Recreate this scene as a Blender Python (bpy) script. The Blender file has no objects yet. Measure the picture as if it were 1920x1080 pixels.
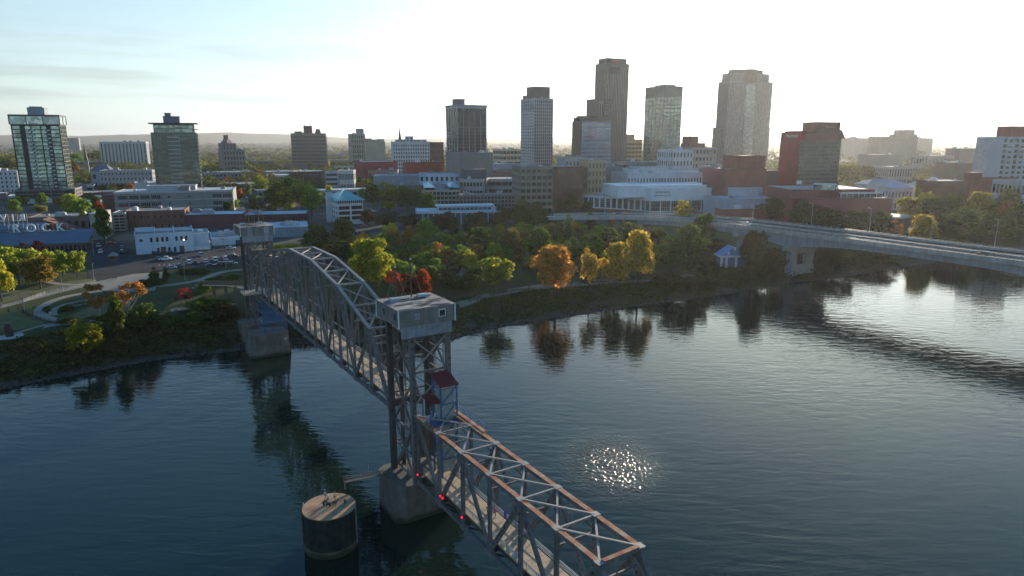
import bpy, math, random
from mathutils import Vector, Matrix
R = math.radians
scene = bpy.context.scene
COL = scene.collection
random.seed(7)

# ------------------------------------------------------------------ camera, world, sun, exposure
CAM_H = 66.0
PITCH = R(12.34)
cam = bpy.data.cameras.new('camera')
cam.lens = 24.0; cam.sensor_width = 36.0
cam.clip_start = 0.5; cam.clip_end = 60000
camo = bpy.data.objects.new('camera', cam); COL.objects.link(camo)
camo.location = (0, 0, CAM_H); camo.rotation_euler = (math.pi/2 - PITCH, 0, 0)
scene.camera = camo

SUN_AZ, SUN_EL = 24.0, 9.7           # degrees right of +Y, above the horizon
SKY_STRENGTH = 0.15
SUN_STRENGTH = 5.0
EXPOSURE = 0.72
HAZE = 0.000038

def nn(nt, typ, **kw):
    n = nt.nodes.new(typ)
    for k, v in kw.items():
        if k.startswith('i_'):
            n.inputs[k[2:].replace('_', ' ')].default_value = v
        else:
            setattr(n, k, v)
    return n

def ramp(nt, pts, fac=None, interp='LINEAR'):
    r = nt.nodes.new('ShaderNodeValToRGB'); r.color_ramp.interpolation = interp
    el = r.color_ramp.elements
    while len(el) < len(pts): el.new(0.5)
    for e_, (p, c) in zip(el, pts):
        e_.position = p; e_.color = tuple(c) + (1,) if len(c) == 3 else c
    if fac is not None: nt.links.new(fac, r.inputs[0])
    return r

def mixc(nt, a, b, fac, mode='MIX'):
    m = nt.nodes.new('ShaderNodeMix'); m.data_type = 'RGBA'; m.blend_type = mode
    for idx, v in ((6, a), (7, b), (0, fac)):
        if hasattr(v, 'is_linked'): nt.links.new(v, m.inputs[idx])
        else: m.inputs[idx].default_value = v if not isinstance(v, tuple) else (tuple(v) + (1,))[:4]
    return m.outputs[2]

def math_(nt, op, a, b=0.0, clamp=False):
    m = nt.nodes.new('ShaderNodeMath'); m.operation = op; m.use_clamp = clamp
    for i, v in enumerate((a, b)):
        if hasattr(v, 'is_linked'): nt.links.new(v, m.inputs[i])
        else: m.inputs[i].default_value = v
    return m.outputs[0]

world = bpy.data.worlds.new('World'); scene.world = world; world.use_nodes = True
nt = world.node_tree
bg = nt.nodes['Background']; bg.inputs[1].default_value = SKY_STRENGTH
sky = nn(nt, 'ShaderNodeTexSky', sky_type='NISHITA', sun_disc=False, sun_elevation=R(SUN_EL),
         sun_rotation=R(SUN_AZ), altitude=80, air_density=1.0, dust_density=1.0, ozone_density=1.6)
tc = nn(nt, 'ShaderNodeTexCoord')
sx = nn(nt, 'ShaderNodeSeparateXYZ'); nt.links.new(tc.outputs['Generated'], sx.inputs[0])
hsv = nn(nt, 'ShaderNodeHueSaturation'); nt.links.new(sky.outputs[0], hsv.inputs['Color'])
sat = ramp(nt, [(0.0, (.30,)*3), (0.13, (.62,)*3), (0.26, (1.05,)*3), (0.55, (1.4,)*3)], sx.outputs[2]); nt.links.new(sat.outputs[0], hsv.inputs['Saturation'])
# soft shoulder on the sun's glow, as thin high haze gives it
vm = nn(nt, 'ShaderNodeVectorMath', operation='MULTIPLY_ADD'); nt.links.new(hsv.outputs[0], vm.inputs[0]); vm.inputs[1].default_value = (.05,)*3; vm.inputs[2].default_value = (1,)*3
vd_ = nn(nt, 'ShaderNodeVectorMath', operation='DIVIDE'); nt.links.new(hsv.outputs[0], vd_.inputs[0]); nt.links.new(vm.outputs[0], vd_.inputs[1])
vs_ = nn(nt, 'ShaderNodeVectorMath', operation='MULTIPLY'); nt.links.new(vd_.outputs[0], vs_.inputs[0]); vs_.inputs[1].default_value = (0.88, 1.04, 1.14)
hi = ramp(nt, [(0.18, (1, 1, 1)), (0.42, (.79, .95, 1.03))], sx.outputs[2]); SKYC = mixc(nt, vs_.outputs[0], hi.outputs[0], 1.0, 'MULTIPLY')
# thin streaks of cloud low in the sky
mp = nn(nt, 'ShaderNodeMapping'); mp.inputs['Scale'].default_value = (2.2, 2.2, 26.0)
mp.inputs['Rotation'].default_value = (R(1.5), R(-2.5), 0)
nt.links.new(tc.outputs['Generated'], mp.inputs[0])
nz = nn(nt, 'ShaderNodeTexNoise', i_Scale=1.7, i_Detail=7.0, i_Roughness=0.55)
nt.links.new(mp.outputs[0], nz.inputs[0])
cl = ramp(nt, [(0.46, (0, 0, 0)), (0.60, (1, 1, 1))], nz.outputs[0])
band = ramp(nt, [(0.0, (0, 0, 0)), (0.02, (.5, .5, .5)), (0.05, (1, 1, 1)), (0.10, (.8, .8, .8)), (0.15, (0, 0, 0))], sx.outputs[2])
cf = math_(nt, 'MULTIPLY', cl.outputs[0], band.outputs[0]); cf = math_(nt, 'MULTIPLY', cf, 0.85)
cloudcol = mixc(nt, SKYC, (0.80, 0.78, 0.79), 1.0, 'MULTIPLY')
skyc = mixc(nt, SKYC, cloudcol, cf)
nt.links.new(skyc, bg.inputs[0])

sd = bpy.data.lights.new('sun', 'SUN'); sd.energy = SUN_STRENGTH; sd.angle = R(0.55); sd.color = (1.0, 0.86, 0.68)
so = bpy.data.objects.new('sun', sd); COL.objects.link(so)
sv = Vector((math.sin(R(SUN_AZ))*math.cos(R(SUN_EL)), math.cos(R(SUN_AZ))*math.cos(R(SUN_EL)), math.sin(R(SUN_EL))))
so.rotation_euler = (-sv).to_track_quat('-Z', 'Y').to_euler(); so.location = (0, 0, 300)

scene.view_settings.view_transform = 'Standard'; scene.view_settings.look = 'None'
scene.view_settings.exposure = EXPOSURE; scene.view_settings.gamma = 1.0
scene.view_settings.use_curve_mapping = False
scene.render.engine = 'CYCLES'
cy = scene.cycles
cy.max_bounces = 7; cy.diffuse_bounces = 3; cy.glossy_bounces = 3; cy.transmission_bounces = 3
cy.volume_bounces = 0; cy.transparent_max_bounces = 4; cy.use_denoising = True
cy.sample_clamp_indirect = 6.0

# ------------------------------------------------------------------ survey helpers: photo measurements turned into metres
FP = 1280.0; CP, SP = math.cos(PITCH), math.sin(PITCH)
def ray(px, py):
    u, v = px - 960.0, py - 540.0
    return u, FP*CP - v*SP, -(FP*SP + v*CP)
def gp(px, py, z=0.0):
    r = ray(px, py); k = (CAM_H - z)/-r[2]
    return Vector((r[0]*k, r[1]*k, z))
def ay(px, py, Y):
    r = ray(px, py); k = Y/r[1]
    return Vector((r[0]*k, Y, CAM_H + r[2]*k))

TH = 0.56255
D = Vector((-math.sin(TH), math.cos(TH), 0)); E = Vector((math.cos(TH), math.sin(TH), 0))
A0 = Vector((-16.28, 108.81, 0))
def wb(s, t, z=0.0): return A0 + D*s + E*t + Vector((0, 0, z))
def st_of(p):
    q = Vector((p[0], p[1], 0)) - A0
    return q.dot(D), q.dot(E)

# ------------------------------------------------------------------ terrain function
SHORE = [(-6000, 150), (-900, 150), (-300, 116), (-68, 120), (-52, 123), (-32, 126), (-5, 122), (11, 119), (33, 108), (57, 98),
         (77, 102), (107, 101), (143, 99), (179, 95), (212, 94), (233, 95), (261, 90), (322, 88), (420, 80), (900, 90), (6000, 150)]
PROF = [(-90, -6), (-12, -3), (0, 0), (3, 0.9), (8, 2.7), (16, 4.9), (26, 6.5), (40, 7.6), (60, 8.2), (90, 8.6), (150, 9.0),
        (250, 10.0), (400, 11.0), (600, 12.5), (1000, 14.0), (2000, 15.0), (5000, 15.0), (16000, 15.0)]
def lerp_tab(tab, x):
    if x <= tab[0][0]: return tab[0][1]
    for (x0, y0), (x1, y1) in zip(tab, tab[1:]):
        if x <= x1: return y0 + (y1 - y0)*(x - x0)/(x1 - x0)
    return tab[-1][1]
def hz(x, y):
    s, t = st_of((x, y)); return lerp_tab(PROF, s - lerp_tab(SHORE, t))
def gt(px, py, dz=0.0):
    z = 8.0
    for _ in range(12):
        p = gp(px, py, z); z = 0.5*z + 0.5*(hz(p.x, p.y) + dz)
    return gp(px, py, z)

# ------------------------------------------------------------------ mesh builder
class MB:
    def __init__(s): s.v = []; s.f = []
    def quadbox(s, c8):
        n = len(s.v); s.v += [tuple(p) for p in c8]
        for f in ((0,3,2,1),(4,5,6,7),(0,1,5,4),(1,2,6,5),(2,3,7,6),(3,0,4,7)): s.f.append(tuple(n+i for i in f))
        return s
    def box(s, x0, x1, y0, y1, z0, z1):
        return s.quadbox([(x0,y0,z0),(x1,y0,z0),(x1,y1,z0),(x0,y1,z0),(x0,y0,z1),(x1,y0,z1),(x1,y1,z1),(x0,y1,z1)])
    def beam(s, p, q, w, h, side=None):
        """rectangular bar from p to q; w across 'side', h across the other direction"""
        p, q = Vector(p), Vector(q); a = (q-p)
        if a.length < 1e-6: return s
        a.normalize()
        if side is None: side = Vector((0,0,1)).cross(a)
        else: side = Vector(side) - a*Vector(side).dot(a)
        if side.length < 1e-4: side = Vector((1,0,0))
        side.normalize(); up = a.cross(side)
        x, y = side*(w/2), up*(h/2)
        return s.quadbox([p-x-y, p+x-y, p+x+y, p-x+y, q-x-y, q+x-y, q+x+y, q-x+y])
    def cyl(s, c, r0, r1, z0, z1, n=10, cap=True):
        k = len(s.v)
        for z, r in ((z0, r0), (z1, r1)):
            for i in range(n):
                a = 2*math.pi*i/n; s.v.append((c[0]+r*math.cos(a), c[1]+r*math.sin(a), z))
        for i in range(n):
            j = (i+1) % n; s.f.append((k+i, k+j, k+n+j, k+n+i))
        if cap: s.f.append(tuple(k+n+i for i in range(n))); s.f.append(tuple(k+n-1-i for i in range(n)))
        return s
    def rod(s, p, q, r0, r1=None, n=6):
        p, q = Vector(p), Vector(q); r1 = r0 if r1 is None else r1
        a = (q-p).normalized(); x = a.orthogonal().normalized(); y = a.cross(x); k = len(s.v)
        for c, r in ((p, r0), (q, r1)):
            for i in range(n):
                an = 2*math.pi*i/n; s.v.append(tuple(c + (x*math.cos(an)+y*math.sin(an))*r))
        for i in range(n):
            j = (i+1) % n; s.f.append((k+i, k+j, k+n+j, k+n+i))
        s.f.append(tuple(k+n+i for i in range(n))); s.f.append(tuple(k+n-1-i for i in range(n)))
        return s
    def poly(s, pts):
        n = len(s.v); s.v += [tuple(p) for p in pts]; s.f.append(tuple(range(n, n+len(pts)))); return s
    def prism(s, pts, z0, z1):
        """vertical prism over a counter-clockwise outline"""
        n = len(s.v); m = len(pts)
        s.v += [(p[0], p[1], z0) for p in pts] + [(p[0], p[1], z1) for p in pts]
        s.f.append(tuple(n+m-1-i for i in range(m))); s.f.append(tuple(n+m+i for i in range(m)))
        for i in range(m):
            j = (i+1) % m; s.f.append((n+i, n+j, n+m+j, n+m+i))
        return s
    def sphere(s, c, r, n=8, m=5, sz=1.0):
        k = len(s.v)
        for j in range(1, m):
            ph = math.pi*j/m
            for i in range(n):
                a = 2*math.pi*i/n; s.v.append((c[0]+r*math.sin(ph)*math.cos(a), c[1]+r*math.sin(ph)*math.sin(a), c[2]+r*sz*math.cos(ph)))
        s.v.append((c[0],c[1],c[2]+r*sz)); s.v.append((c[0],c[1],c[2]-r*sz)); T, B = len(s.v)-2, len(s.v)-1
        for j in range(m-2):
            for i in range(n):
                i2 = (i+1) % n; s.f.append((k+j*n+i, k+(j+1)*n+i, k+(j+1)*n+i2, k+j*n+i2))
        for i in range(n):
            i2 = (i+1) % n; s.f.append((T, k+i, k+i2)); s.f.append((B, k+(m-2)*n+i2, k+(m-2)*n+i))
        return s
    def mesh(s, name, mat=None):
        me = bpy.data.meshes.new(name); me.from_pydata(s.v, [], s.f); me.update()
        if mat: me.materials.append(mat)
        return me
    def build(s, name, mat, parent=None, color=None, kind=None, label=None, loc=None, smooth=False):
        me = s.mesh(name, mat)
        if smooth: me.shade_smooth()
        return link(name, me, parent, color, kind, label, loc)

def link(name, me, parent=None, color=None, kind=None, label=None, loc=None, rotz=None):
    o = bpy.data.objects.new(name, me); COL.objects.link(o)
    if parent: o.parent = parent
    if color: o.color = tuple(color) + (1,) if len(color) == 3 else color
    if kind: o['kind'] = kind
    if label: o['label'] = label
    if loc is not None: o.location = loc
    if rotz is not None: o.rotation_euler.z = rotz
    return o

def tag(o, label, cat, group=None):
    o['label'] = label; o['category'] = cat
    if group: o['group'] = group
    return o
def thing(name, label, cat, loc=(0,0,0), rotz=0.0, group=None):
    o = bpy.data.objects.new(name, None); COL.objects.link(o); o.location = loc; o.rotation_euler = (0,0,rotz)
    return tag(o, label, cat, group)
KIDS = {}
def kids(o): return KIDS.setdefault(o.name, list(o.children))
def dup(o, label, loc, rotz=0.0, scale=None, color=None, colored=('body', 'crown'), group=None):
    c = o.copy(); COL.objects.link(c); c.location = loc; c.rotation_euler = (0,0,rotz)
    if scale is not None: c.scale = scale if isinstance(scale, tuple) else (scale,)*3
    c['label'] = label
    if group: c['group'] = group
    for ch in kids(o):
        d = ch.copy(); COL.objects.link(d); d.parent = c
        if color and ch.name.split('.')[0] in colored: d.color = tuple(color) + (1,)
        for g in kids(ch):
            e_ = g.copy(); COL.objects.link(e_); e_.parent = d
    return c

# labels for the many small blocks and street trees: named after the nearest landmark
LAND = []; USED = set()
def landmark(x, y, label):
    l = label.split(',')[0]
    if len(l.split()) <= 9: LAND.append((x, y, l))
def near_label(prefix, x, y, tree=None):
    c = sorted(LAND, key=lambda q: (q[0]-x)**2+(q[1]-y)**2); r0 = math.hypot(x, y)
    for lx, ly, l in c[:40]:
        da = math.atan2(x, y)-math.atan2(lx, ly); dr = math.hypot(x, y)-math.hypot(lx, ly)
        if abs(da)*r0 > abs(dr): rels = ['right of' if da > 0 else 'left of', 'behind and beside' if dr > 0 else 'before and beside']
        else: rels = ['behind' if dr > 0 else 'in front of', ('behind and right of' if da > 0 else 'behind and left of') if dr > 0 else ('before and right of' if da > 0 else 'before and left of')]
        for rel in rels:
            t = '%s %s the %s' % (prefix, rel, l)
            if t not in USED and len(t.split()) <= 16: USED.add(t); return t
    return prefix
# ------------------------------------------------------------------ materials
def mat_base(name):
    m = bpy.data.materials.new(name); m.use_nodes = True
    n = m.node_tree; return m, n, n.nodes['Principled BSDF']
def wpos(n):
    return n.nodes.new('ShaderNodeNewGeometry').outputs['Position']
def noise(n, scale, detail=4.0, rough=0.6, vec=None, sc=None):
    t = nn(n, 'ShaderNodeTexNoise', i_Scale=scale, i_Detail=detail, i_Roughness=rough)
    v = vec if vec is not None else wpos(n)
    if sc:
        mp_ = nn(n, 'ShaderNodeMapping'); mp_.inputs['Scale'].default_value = sc; n.links.new(v, mp_.inputs[0]); v = mp_.outputs[0]
    n.links.new(v, t.inputs[0]); return t.outputs[0]
def bump(n, h, dist=0.05, strength=1.0):
    b = nn(n, 'ShaderNodeBump', i_Strength=strength, i_Distance=dist); n.links.new(h, b.inputs['Height']); return b.outputs[0]
def objcol(n): return n.nodes.new('ShaderNodeObjectInfo').outputs['Color']

def simple(name, col, rough=0.7, metal=0.0, var=0.25, scale=0.6, spec=0.4, streak=False, sk=.8, bmp=0.0, objc=False, dirt=0.0):
    """colour with two scales of wear; objc = colour comes from the object's own colour"""
    m, n, p = mat_base(name)
    c = objcol(n) if objc else None
    nz_ = noise(n, scale, 5)
    r_ = ramp(n, [(0.3, (1-var,)*3), (0.7, (1+var*0.6,)*3)], nz_)
    base = c if objc else tuple(col)
    out = mixc(n, base if objc else tuple(col)+(1,), r_.outputs[0], 1.0, 'MULTIPLY')
    if streak:
        s_ = noise(n, 0.9, 4, 0.6, sc=(1, 1, 0.08)); rr = ramp(n, [(0.42, (0.72, 0.70, 0.68)), (0.62, (1, 1, 1))], s_)
        out = mixc(n, out, rr.outputs[0], sk, 'MULTIPLY')
    n.links.new(out, p.inputs['Base Color'])
    p.inputs['Roughness'].default_value = rough; p.inputs['Metallic'].default_value = metal
    p.inputs['Specular IOR Level'].default_value = spec
    if bmp: n.links.new(bump(n, noise(n, 6.0, 4), bmp), p.inputs['Normal'])
    return m

M = {}
M['steel'] = simple('weathered_grey_steel_paint', (0.17, 0.16, 0.155), 0.6, 0.0, 0.35, 0.8, streak=True, bmp=0.01)
M['darksteel'] = simple('dark_grimy_steel', (0.075, 0.07, 0.065), 0.7, 0.0, 0.4, 0.7, streak=True)
M['strut'] = simple('pale_grey_steel_paint', (0.30, 0.265, 0.235), 0.6, 0.0, 0.3, 0.9, streak=False)
M['bluesteel'] = simple('blue_steel_paint', (0.045, 0.13, 0.26), 0.45, 0.0, 0.25, 0.8)
M['galv'] = simple('galvanised_rail', (0.42, 0.43, 0.44), 0.4, 0.6, 0.15, 2.0)
def rust():
    m, n, p = mat_base('rusted_top_plate')
    a = noise(n, 0.55, 6, 0.7); r_ = ramp(n, [(0.30, (0.22, 0.05, 0.02)), (0.45, (0.36, 0.09, 0.035)), (0.53, (0.40, 0.19, 0.09)), (0.64, (0.38, 0.29, 0.20))], a)
    n.links.new(r_.outputs[0], p.inputs['Base Color']); p.inputs['Roughness'].default_value = 0.85
    n.links.new(bump(n, noise(n, 9, 4), 0.02), p.inputs['Normal']); return m
M['rust'] = rust()
M['concrete'] = simple('stained_concrete', (0.20, 0.18, 0.15), 0.9, 0, 0.35, 0.35, streak=True, bmp=0.04)
def waterline(m):
    n = m.node_tree; p = n.nodes['Principled BSDF']; src = p.inputs['Base Color'].links[0].from_socket
    z = nn(n, 'ShaderNodeSeparateXYZ'); n.links.new(wpos(n), z.inputs[0]); zz = math_(n, 'ADD', z.outputs[2], math_(n, 'MULTIPLY', noise(n, .8, 4), 1.6))
    r_ = ramp(n, [(.0, (.22, .26, .18)), (.17, (.30, .33, .24)), (.24, (.85, .85, .8)), (.32, (1, 1, 1))], math_(n, 'DIVIDE', zz, 8.0))
    o = mixc(n, src, r_.outputs[0], 1.0, 'MULTIPLY')
    j = noise(n, .12, 2, .5, sc=(1, 1, 14)); rj = ramp(n, [(.495, (1, 1, 1)), (.5, (.7, .7, .7)), (.505, (1, 1, 1))], j)
    o = mixc(n, o, rj.outputs[0], 1.0, 'MULTIPLY'); n.links.new(o, p.inputs['Base Color'])
M['pierc'] = simple('water_stained_pier_concrete', (0.155, 0.14, 0.115), 0.9, 0, 0.45, 0.30, streak=True, bmp=0.06); waterline(M['pierc'])
M['pale_concrete'] = simple('pale_concrete', (0.42, 0.41, 0.39), 0.85, 0, 0.2, 0.3, streak=True, bmp=0.02)
M['deck'] = simple('tan_deck_slab', (0.50, 0.37, 0.24), 0.85, 0, 0.22, 0.9, bmp=0.01)
M['cap'] = simple('tan_worn_concrete_cap', (0.46, 0.27, 0.15), 0.9, 0, 0.4, 0.6, bmp=0.03)
M['sheet'] = simple('pale_sheet_cladding', (0.25, 0.235, 0.205), 0.75, 0, 0.22, 0.5, streak=True)
M['bluesheet'] = simple('blue_grey_sheet_metal', (0.32, 0.36, 0.40), 0.45, 0.2, 0.25, 0.9, streak=True)
M['redroof'] = simple('red_metal_roof', (0.20, 0.025, 0.028), 0.6, 0, 0.12, 0.8)
M['tarroof'] = simple('weathered_tar_roof', (0.27, 0.24, 0.22), 0.9, 0, 0.55, 0.5, bmp=0.02)
M['darkglass'] = simple('dark_window_glass', (0.02, 0.025, 0.03), 0.08, 0, 0.1, 0.5, spec=0.8)
M['wood'] = simple('weathered_timber', (0.13, 0.09, 0.06), 0.85, 0, 0.4, 1.2)
M['dolphin'] = simple('dark_green_sheet_piling', (0.028, 0.04, 0.036), 0.8, 0, 0.5, 0.9, spec=.15, streak=True)
M['white'] = simple('white_paint', (0.75, 0.75, 0.74), 0.6, 0, 0.1, 1.0)
M['black'] = simple('black_paint', (0.02, 0.02, 0.022), 0.5, 0, 0.2, 1.0)
M['wall'] = simple('painted_masonry', (1, 1, 1), 0.85, 0, 0.14, 0.12, streak=True, sk=.35, objc=True)
M['plain'] = simple('plain_coloured_surface', (1, 1, 1), 0.7, 0, 0.14, 0.3, objc=True)
M['roof'] = simple('flat_roof_membrane', (1, 1, 1), 0.85, 0, 0.30, 0.10, objc=True)
M['metalroof'] = simple('standing_seam_metal', (1, 1, 1), 0.4, 0.15, 0.14, 0.2, objc=True)
M['paint'] = simple('car_paint', (1, 1, 1), 0.3, 0, 0.06, 0.5, spec=0.6, objc=True)
M['tyre'] = simple('tyre_rubber', (0.02, 0.02, 0.02), 0.9)
def brick():
    m, n, p = mat_base('brickwork')
    c = objcol(n); t = nn(n, 'ShaderNodeTexBrick'); t.inputs['Scale'].default_value = 1.0
    t.inputs['Color1'].default_value = (1.1, 1.05, 1.05, 1); t.inputs['Color2'].default_value = (0.8, 0.78, 0.78, 1); t.inputs['Mortar'].default_value = (1.25, 1.2, 1.15, 1)
    t.inputs['Brick Width'].default_value = 0.9; t.inputs['Row Height'].default_value = 0.35; t.inputs['Mortar Size'].default_value = 0.02
    tcn = nn(n, 'ShaderNodeTexCoord'); n.links.new(tcn.outputs['Object'], t.inputs[0])
    b = mixc(n, c, t.outputs[0], 1.0, 'MULTIPLY'); r_ = ramp(n, [(0.3, (.75,)*3), (0.7, (1.15,)*3)], noise(n, 0.15, 5))
    b = mixc(n, b, r_.outputs[0], 1.0, 'MULTIPLY'); n.links.new(b, p.inputs['Base Color']); p.inputs['Roughness'].default_value = 0.9
    return m
M['brick'] = brick()
def glass():
    """facade glazing: every pane a little different in tilt and tint, mirrors what stands opposite"""
    m, n, p = mat_base('facade_glazing')
    c = objcol(n); v = nn(n, 'ShaderNodeTexVoronoi', feature='F1'); v.inputs['Scale'].default_value = 0.33
    n.links.new(wpos(n), v.inputs[0]); r_ = ramp(n, [(0.0, (.5,)*3), (0.72, (1.25,)*3), (0.76, (1.6,)*3), (1.0, (1.9,)*3)], v.outputs['Color'])
    b = mixc(n, c, r_.outputs[0], 1.0, 'MULTIPLY'); n.links.new(b, p.inputs['Base Color'])
    p.inputs['Roughness'].default_value = 0.06; p.inputs['Metallic'].default_value = 0.55
    n.links.new(bump(n, v.outputs['Color'], 0.02), p.inputs['Normal'])
    return m
M['glass'] = glass()
def emis(name, col, st):
    m, n, p = mat_base(name); p.inputs['Base Color'].default_value = tuple(col)+(1,)
    p.inputs['Emission Color'].default_value = tuple(col)+(1,); p.inputs['Emission Strength'].default_value = st; return m
M['redlamp'] = emis('lit_red_lamp', (1, 0.01, 0.04), 1.3)
M['whitelamp'] = emis('lit_white_lamp', (1, 0.95, 0.85), 6.0)
# ================================================================== SETTING: river, ground, hills
def water():
    m, n, p = mat_base('river_water')
    pos = wpos(n)
    def wave(scale, rot, sc):
        mp_ = nn(n, 'ShaderNodeMapping'); mp_.inputs['Rotation'].default_value = (0, 0, rot); mp_.inputs['Scale'].default_value = sc
        n.links.new(pos, mp_.inputs[0]); t = nn(n, 'ShaderNodeTexNoise', i_Scale=scale, i_Detail=3.0, i_Roughness=0.55, i_Distortion=0.4)
        n.links.new(mp_.outputs[0], t.inputs[0]); return t.outputs[0]
    w1 = wave(0.30, R(16), (0.55, 1.5, 1))     # small wind ripples
    w2 = wave(0.10, R(8), (0.5, 1.3, 1))
    w3 = wave(1.5, R(-20), (0.8, 1.3, 1))
    patch = ramp(n, [(0.38, (0.35,)*3), (0.62, (1,)*3)], noise(n, 0.012, 2, 0.5, pos, (1, 1, 1)))
    h = math_(n, 'ADD', math_(n, 'MULTIPLY', w1, 0.62), math_(n, 'MULTIPLY', w2, 0.30))
    h = math_(n, 'ADD', h, math_(n, 'MULTIPLY', w3, 0.035))
    h = math_(n, 'MULTIPLY', h, patch.outputs[0])
    # one patch of short steep ripples, added so the sun sparkles there
    g = SPARKLE; vd = nn(n, 'ShaderNodeVectorMath', operation='SUBTRACT'); n.links.new(pos, vd.inputs[0]); vd.inputs[1].default_value = g
    ms = nn(n, 'ShaderNodeMapping'); ms.inputs['Scale'].default_value = (1.0, 0.72, 1); n.links.new(vd.outputs[0], ms.inputs[0])
    ln = nn(n, 'ShaderNodeVectorMath', operation='LENGTH'); n.links.new(ms.outputs[0], ln.inputs[0])
    gm = ramp(n, [(0.0, (.95,)*3), (0.35, (.82,)*3), (0.65, (.45,)*3), (0.85, (.15,)*3), (1.0, (0,)*3)], math_(n, 'DIVIDE', ln.outputs['Value'], 14.0))
    w4 = wave(1.3, R(-20), (1, 1, 1))
    h = math_(n, 'ADD', h, math_(n, 'MULTIPLY', math_(n, 'MULTIPLY', w4, 1.45), gm.outputs[0]))
    n.links.new(bump(n, h, 0.22), p.inputs['Normal'])
    c = ramp(n, [(0.35, (0.005, 0.016, 0.013)), (0.65, (0.011, 0.027, 0.019))], noise(n, 0.02, 3, 0.5, pos))
    n.links.new(c.outputs[0], p.inputs['Base Color'])
    n.links.new(math_(n, 'ADD', 0.02, math_(n, 'MULTIPLY', gm.outputs[0], 0.17)), p.inputs['Roughness']); p.inputs['IOR'].default_value = 1.333; p.inputs['Specular IOR Level'].default_value = 0.5
    return m
SPARKLE = tuple(gp(1145, 872, 0))
M['water'] = water()
MB().poly([wb(-900, -2500), wb(-900, 5000), wb(400, 5000), wb(400, -2500)][::-1]).build('river', M['water'], kind='structure')

def ground_mat():
    m, n, p = mat_base('park_and_city_ground'); pos = wpos(n)
    z = nn(n, 'ShaderNodeSeparateXYZ'); n.links.new(pos, z.inputs[0])
    fine = noise(n, 0.9, 6, 0.7, pos); big = noise(n, 0.03, 4, 0.6, pos)
    grass = ramp(n, [(0.3, (0.030, 0.045, 0.014)), (0.5, (0.050, 0.065, 0.020)), (0.72, (0.11, 0.095, 0.04))], mixc(n, fine, big, 0.6))
    bank = ramp(n, [(0.3, (0.030, 0.036, 0.014)), (0.5, (0.055, 0.055, 0.028)), (0.7, (0.10, 0.085, 0.055))], fine)
    rock = ramp(n, [(0.3, (0.05, 0.045, 0.035)), (0.7, (0.12, 0.105, 0.085))], noise(n, 1.6, 4, 0.8, pos))
    city = ramp(n, [(0.35, (0.045, 0.045, 0.045)), (0.5, (0.09, 0.085, 0.075)), (0.66, (0.16, 0.15, 0.13))], noise(n, 0.02, 5, 0.7, pos))
    a = mixc(n, rock.outputs[0], bank.outputs[0], ramp(n, [(0.05, (0,)*3), (0.11, (1,)*3)], math_(n, 'DIVIDE', z.outputs[2], 20)).outputs[0])
    b = mixc(n, a, grass.outputs[0], ramp(n, [(0.30, (0,)*3), (0.36, (1,)*3)], math_(n, 'DIVIDE', z.outputs[2], 20)).outputs[0])
    c = mixc(n, b, city.outputs[0], ramp(n, [(0.455, (0,)*3), (0.475, (1,)*3)], math_(n, 'DIVIDE', z.outputs[2], 20)).outputs[0])
    n.links.new(c, p.inputs['Base Color']); p.inputs['Roughness'].default_value = 0.95
    p.inputs['Specular IOR Level'].default_value = 0.1
    n.links.new(bump(n, fine, 0.25), p.inputs['Normal']); return m
M['ground'] = ground_mat()

def terrain():
    ts = sorted(set([t for t, _ in SHORE] + list(range(-300, 460, 4)) + list(range(-900, -300, 60)) + list(range(460, 2000, 120)) + [3000, 12000, -2000, -4000, -12000]))
    ofs = [o_ for o_, _ in PROF]; ofs = sorted(set(ofs + [-4, 1.5, 5.5, 12, 20, 32, 50, 75, 110]))
    rnd = random.Random(3); mb = MB(); w = len(ofs)
    for t in ts:
        s0 = lerp_tab(SHORE, t)
        for o_ in ofs:
            z = lerp_tab(PROF, o_); js = 0
            if 0 <= o_ <= 32 and -320 < t < 460:
                z += rnd.uniform(-0.35, 0.35)*(1 if o_ else 0.3); js = rnd.uniform(-0.9, 0.9)
            mb.v.append(tuple(wb(s0 + o_ + js, t, z)))
    for i in range(len(ts)-1):
        for j in range(w-1):
            a = i*w+j; mb.f.append((a, a+w, a+w+1, a+1))
    o = mb.build('ground', M['ground'], kind='structure', smooth=True)
    return o
terrain()

def hills():
    rnd = random.Random(11); mb = MB()
    def ridge(dist, x0, x1, base, amp, seed, n=120):
        k = len(mb.v); r_ = random.Random(seed); ph = [r_.uniform(0, 6.28) for _ in range(6)]
        for i in range(n+1):
            u = i/n; x = x0 + (x1-x0)*u
            h = base + amp*(0.5*math.sin(u*9+ph[0]) + 0.3*math.sin(u*21+ph[1]) + 0.15*math.sin(u*47+ph[2]) + 0.12*math.sin(u*110+ph[3]))
            env = min(1, u*6, (1-u)*6)
            mb.v += [(x, dist-900, 12), (x, dist, max(14, h*env+12*(1-env))), (x, dist+1200, 12)]
        for i in range(n):
            a = k+3*i; mb.f += [(a, a+3, a+4, a+1), (a+1, a+4, a+5, a+2)]
    ridge(11000, -13000, -1500, 128, 34, 1)
    ridge(9300, -9500, -3300, 112, 20, 2)
    ridge(12000, -4000, 12000, 78, 8, 4)
    m = simple('wooded_hill', (0.05, 0.06, 0.035), 0.95, 0, 0.3, 0.01)
    mb.build('hills', m, kind='structure', smooth=True)
hills()

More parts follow.
